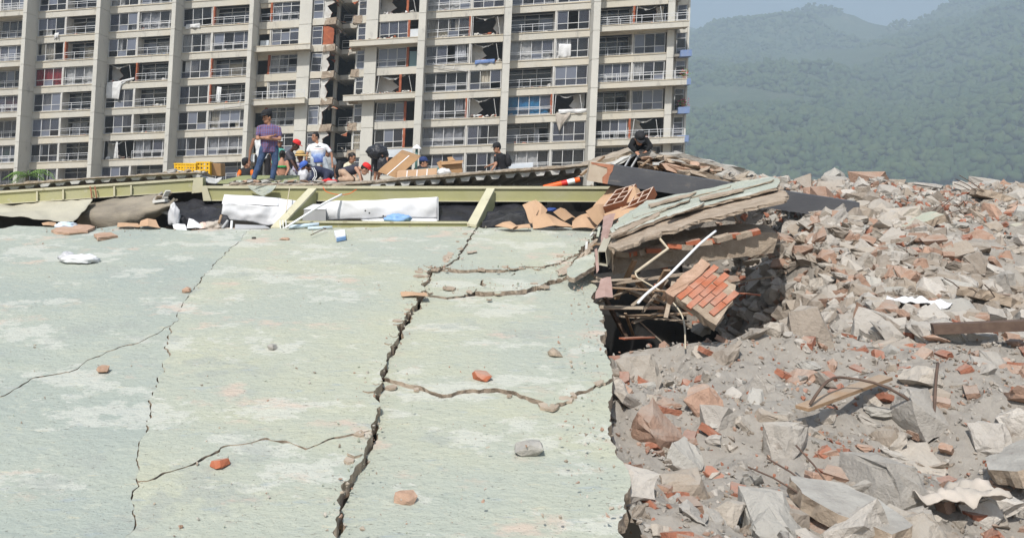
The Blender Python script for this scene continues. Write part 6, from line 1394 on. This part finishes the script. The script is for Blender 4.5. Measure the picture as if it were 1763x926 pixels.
crumple('plastic_wrap', 'clear grey plastic film hanging in the gap left of the litter', P(300, 374, 16.0), .22, .2, .5, bag_grey, 11, 'plastic film')
crumple('rag', 'greyish brown rag in the litter beside the white cover', P(368, 389, 15.85), .32, .26, .2, cloth_tan, 13, 'rag')
r = random.Random(9)
for k, (a, b, m, lab) in enumerate((((382, 393), (392, 380), sheet_grey, 'short grey metal rod leaning in the litter'), ((398, 395), (399, 381), pvc, 'short white tube upright in the litter'), ((377, 384), (381, 371), wood, 'rust brown stake beside the white cover'), ((330, 397), (372, 395), steel_dark, 'dark strip along the slab edge in the litter'))):
    mb = MB(); mb.tube([P(a[0], a[1], 15.75), P(b[0], b[1], 15.9)], .024, 8); tag(mb.build('litter_rod', m), lab, 'rod')
mb = MB(); q = [P(405, 386, 15.9), P(455, 388, 15.9), P(464, 392, 15.7), P(404, 394, 15.7)]; mb.hexa(q, [p + Vector((0, 0, -.02)) for p in q]); tag(mb.build('grey_board', sheet_grey), 'grey board lying flat under the white cover', 'board')
for k, (a, b, rr_, lab) in enumerate((((497, 391), (549, 386), .036, 'pale blue tube lying at the slab edge by the lower beam'), ((530, 393), (572, 391), .026, 'greyish blue tube lying in front of the pale blue one'))):
    mb = MB(); mb.tube([P(a[0], a[1], 15.72 - k * .1), P(b[0], b[1], 15.8 - k * .1)], rr_, 10); tag(mb.build('plastic_tube', pvc_blue, smooth=True), lab, 'tube')
crumple('blue_bundle', 'blue plastic bundle bulging under the long white panel', P(685, 377, 16.2), .50, .3, .22, blue_plastic, 17, 'bundle')
crumple('blue_bundle', 'dark blue plastic wrapper behind the cardboard heap', P(950, 362, 16.6), .26, .2, .1, blue_dark, 19, 'wrapper')
mb = MB(); mb.tube([P(556, 392, 15.5), P(562, 393, 15.4), P(545, 400, 15.1), P(535, 405, 14.9)], .008, 6); tag(mb.build('bent_wire', steel_dark), 'thin dark wire bent on the slab right of the blue tubes', 'wire')
# yellow crate: slatted sides
def crate(label, x0, x1, y0, y1, Y, dep):
    e = thing('plastic_crate', label, 'crate', P((x0 + x1) / 2, y1, Y)); a, b = P(x0, y0, Y), P(x1, y1, Y); X0, X1, Z1, Z0 = a.x, b.x, a.z, b.z; D = dep; Y0 = Y
    for nm, (u0, u1, v0, v1) in (('front_side', (X0, X1, Y0, Y0 + .02)), ('rear_side', (X0, X1, Y0 + D - .02, Y0 + D)), ('end_side', (X0, X0 + .02, Y0 + .021, Y0 + D - .021)), ('end_side', (X1 - .02, X1, Y0 + .021, Y0 + D - .021))):
        mb = MB(); mb.box(u0 - .012, u1 + .012, v0 - .012, v1 + .012, Z1 - .035, Z1); mb.box(u0, u1, v0, v1, Z0, Z0 + .05)
        n_ = max(2, int(max(u1 - u0, v1 - v0) / .075))
        for i in range(n_ + 1):
            if u1 - u0 > v1 - v0: x = u0 + (u1 - u0 - .03) * i / n_; mb.box(x, x + .03, v0 - .004, v1 + .004, Z0 + .05, Z1 - .035)
            else: y = v0 + (v1 - v0 - .03) * i / n_; mb.box(u0 - .004, u1 + .004, y, y + .03, Z0 + .05, Z1 - .035)
        for zz in (.33, .62):
            z = Z0 + (Z1 - Z0) * zz; mb.box(u0 + .001, u1 - .001, v0 + .001, v1 - .001, z, z + .045)
        mb.build(nm, yellow_pl, e)
    MB().box(X0 + .022, X1 - .022, Y0 + .022, Y0 + D - .022, Z0, Z0 + .02).build('bottom', yellow_pl, e)
crate('yellow slatted plastic crate on the left roof deck, leftmost of two', 300, 337, 281, 299, 20.0, .42)
crate('yellow slatted plastic crate touching the cardboard box, higher of two', 338, 361, 278.5, 302, 20.05, .42)
def carton(name, label, o, ux, uy, uz, mat, tape=True, cat='cardboard box', strap=0):
    """Closed box spanned by three edge vectors, with tape and raised flaps."""
    e = thing(name, label, cat, o); q = [o, o + ux, o + ux + uy, o + uy]; mb = MB(); mb.hexa(q, [p + uz for p in q]); ob = mb.build('box_body', mat, e)
    b = ob.modifiers.new('b', 'BEVEL'); b.width = .012; b.segments = 2
    nrm = ux.cross(uz).normalized() * -1
    if nrm.y > 0: nrm = -nrm
    for s in range(strap):
        t_ = (s + 1) / (strap + 1); a = o + ux * t_ + nrm * .004; mb = MB(); mb.hexa([a - ux.normalized() * .012, a + ux.normalized() * .012, a + ux.normalized() * .012 + uz, a - ux.normalized() * .012 + uz], [p + nrm * .006 for p in (a - ux.normalized() * .012, a + ux.normalized() * .012, a + ux.normalized() * .012 + uz, a - ux.normalized() * .012 + uz)]); mb.build('strap', bag_white, e)
    return e
o_ = P(361, 303, 20.3); carton('cardboard_box', 'brown cardboard box beside the yellow crates', o_, P(381, 303.5, 20.4) - o_, Vector((.05, .4, 0)), P(360, 281, 20.3) - o_, cardboard_in, strap=0)
mb = MB(); c = P(364, 288, 20.22); mb.add([c + Vector((-.04, -.06, -.03)), c + Vector((.04, -.06, -.03)), c + Vector((0, -.06, .05))], [(0, 1, 2)]); 
o_ = P(650, 296, 21.3); carton('cardboard_box', 'large strapped cardboard box tilted up beside the bag carrier', o_, P(683, 307, 21.2) - o_, Vector((.1, .5, .1)), P(688, 263, 21.6) - o_, cardboard_in, strap=1)
o_ = P(683, 307, 20.6); carton('cardboard_box', 'long flat cardboard box lying at the deck edge', o_, P(752, 302, 20.5) - o_, Vector((.05, .4, .02)), P(684, 295, 20.65) - o_, cardboard, strap=3)
o_ = P(758, 301, 20.8); cb = carton('cardboard_box', 'battered upright cardboard box with a dark lid behind the flat box', o_, P(797, 298, 20.8) - o_, Vector((.04, .4, 0)), P(756, 279, 20.8) - o_, cardboard_in, strap=0)
for px in ([(752, 280, 20.75), (760, 276, 20.9), (764, 290, 20.7), (757, 292, 20.7)], [(760, 278, 20.8), (798, 276, 20.85), (796, 281, 20.7), (760, 284, 20.7)], [(770, 271, 20.9), (778, 270, 20.9), (784, 276, 20.8), (772, 278, 20.8)]):
    q = [P(*p) for p in px]; mb = MB(); mb.hexa(q, [p + Vector((0, .015, -.006)) for p in q]); mb.build('torn_flap', cardboard_in, cb)
crumple('white_bundle', 'crumpled white wrapping between the flat and the upright box', P(764, 297, 20.4), .34, .3, .2, cloth_white, 23, 'wrapping')
mb = MB(); q = [P(722, 292, 21.2), P(757, 289, 21.2), P(757, 295, 21.1), P(724, 297, 21.1)]; mb.hexa(q, [p + Vector((0, .2, .02)) for p in q]); mb2 = tag(mb.build('green_toolbox', lamp_green), 'dark green case lying behind the long flat box', 'case')
o_ = P(877, 292, 26); carton('foam_box', 'pale blue white foam box behind the backpack man', o_, P(918, 289, 26) - o_, Vector((.05, .4, 0)), P(877, 283, 26) - o_, tile_white, cat='box')
# garden lamp
gl = thing('garden_lamp', 'green lamp post with a white conical cap among the boxes', 'lamp post', P(716, 300, 22.5))
MB().tube([P(716, 300, 22.5), P(717.5, 256, 22.5)], .038, 10).build('post', lamp_green, gl, smooth=True)
MB().tube([P(717.6, 256.5, 22.5), P(717.7, 254.5, 22.5), P(718, 249.5, 22.5)], [.13, .12, .02], 16).build('lamp_cap', bag_white, gl)
# bags of the carrier
crumple('rubbish_bag', 'full black rubbish bag carried on the bent person\'s back', P(650, 262, 23.5), .62, .46, .42, bag_black, 29, 'bag', n=26, flat=.6, rg=.55)
crumple('rubbish_bag', 'smaller black plastic bag hanging from the bag carrier\'s hand', P(658, 283, 23.4), .30, .2, .46, bag_black, 35, 'bag', n=20, flat=.7, rg=.5)
# backpacks
def backpack(label, c, w, h, d, rz):
    e = thing('backpack', label, 'backpack', Vector(c) - Vector((0, 0, h / 2))); rot = Matrix.Rotation(R(rz), 3, 'Z'); mb = MB(); c = Vector(c)
    blob(mb, c, (rot @ Vector((w / 2, 0, 0)), rot @ Vector((0, d / 2, 0)), Vector((0, 0, h / 2)))); blob(mb, c - Vector((0, 0, h * .15)) + rot @ Vector((0, d * .35, 0)), (rot @ Vector((w * .4, 0, 0)), rot @ Vector((0, d * .3, 0)), Vector((0, 0, h * .3)))); remesh(mb, 'pack', cap_black, e, .016, 2, .01)
    for s in (-1, 1): MB().tube([c + rot @ Vector((s * w * .28, -d * .45, h * .42)), c + rot @ Vector((s * w * .3, -d * .95, h * .3)), c + rot @ Vector((s * w * .3, -d * .8, -h * .2)), c + rot @ Vector((s * w * .3, -d * .4, -h * .4))], .018, 6).build('strap', cap_black, e)
backpack('black backpack worn by the man in the black T-shirt', P(873.5, 276, 25.05), .30, .44, .20, -85)
backpack('dark green backpack on the ground behind the woman with tied hair', P(585, 290, 24.4), .34, .46, .22, 70)
crumple('plastic_bag', 'bulging translucent white bag in front of the kneeling person', P(522, 305, 21.7), .30, .26, .40, bag_grey, 51, 'plastic bag', flat=.5)
crumple('red_cloth', 'red cloth under the kneeling person', P(566, 312, 21.0), .40, .3, .12, cap_red, 53, 'cloth')
# orange and white traffic post
tp = thing('traffic_post', 'orange and white traffic post lying under the corrugated deck', 'traffic post', P(970, 316, 17.7))
a, b = P(936, 324, 17.75), P(998, 309, 17.6)
for t0, t1, m, rr_ in ((0, .5, orange_pl, .066), (.5, .66, red_pl, .066), (.66, .86, bag_white, .062), (.86, 1, orange_pl, .056)):
    MB().tube([a.lerp(b, t0), a.lerp(b, t1)], rr_, 12).build('band', m, tp, smooth=False)
# green corrugated sheet behind the standing man
gs = thing('corrugated_sheet', 'olive corrugated metal sheet lying behind the standing man', 'metal sheet', P(450, 312, 19.8))
MB().grid(lambda a, b: P(374 + 142 * a, 316 - (3 + 11 * min(1, a * 3.2)) * b, 19.2 + 1.4 * b) + Vector((0, 0, .018 * math.sin(b * 44))), 20, 60, (0, 0, -.01)).build('sheet', green_sheet, gs, smooth=True)
loft('roof_felt_flap', 'crumpled grey roofing flap bent off the left deck', 'roofing', [(346, 299, 18.2), (356, 303, 18.3), (372, 309, 18.6), (382, 306, 18.8)], [(350, 312, 17.8), (358, 315, 17.8), (370, 316, 17.9), (378, 313, 18.2)], deck_metal, .04, 18, 8, .02, .03, 8)
r = random.Random(12)
e = thing('deck_crust', 'ragged lifted concrete crust on the right end of the left roof deck', 'concrete crust', P(320, 300, 17.9))
for i in range(12):
    o = bpy.data.objects.new('crust_piece', chunk_mesh('crust_piece', r.uniform(.15, .45), r.uniform(.15, .35), r.uniform(.03, .08), r.choice((conc_grey, deck_metal, conc_brown)), 700 + i)); link(o, e); o.location = P(r.uniform(292, 350), r.uniform(295, 300), 17.9 + r.uniform(0, .5)); o.rotation_euler = (r.uniform(-.3, .3), r.uniform(-.3, .3), r.uniform(0, 6))
# palm beyond the deck
def palm(label, px, py, Y):
    top = P(px, py, Y); e = thing('palm_tree', label, 'palm', Vector((top.x, top.y, 0)), None); r = random.Random(2)
    MB().tube([Vector((top.x, top.y, 0)), Vector((top.x + .1, top.y, top.z * .5)), top], [.2, .15, .12], 10).build('trunk', bark_m, e, smooth=True)
    for f in range(16):
        a = f * 2.4; ln = r.uniform(1.2, 1.9); el = r.uniform(.15, 1.0); mb = MB(); d = Vector((math.cos(a), math.sin(a), 0)); pts = []
        for i in range(13):
            t_ = i / 12; pts.append(top + d * ln * t_ * math.cos(el * .6) + Vector((0, 0, ln * (math.sin(el) * t_ - .75 * t_ * t_))))
        mb.tube(pts, .015, 5); side = d.cross(Vector((0, 0, 1)))
        for i in range(1, 13):
            for s in (-1, 1):
                p = pts[i]; q = p + side * s * .42 * math.sin(math.pi * (.15 + .8 * i / 13)) + d * .18 + Vector((0, 0, -.12 - .1 * r.random())); w_ = d * .035; mb.add([p - w_, p + w_, q], [(0, 1, 2)])
        mb.build('frond', leaf_m, e, fix=False)
palm('green palm crown showing over the left roof deck', 47, 303, 52)
bpy.data.scenes.remove(TMP)
bpy.context.view_layer.update()
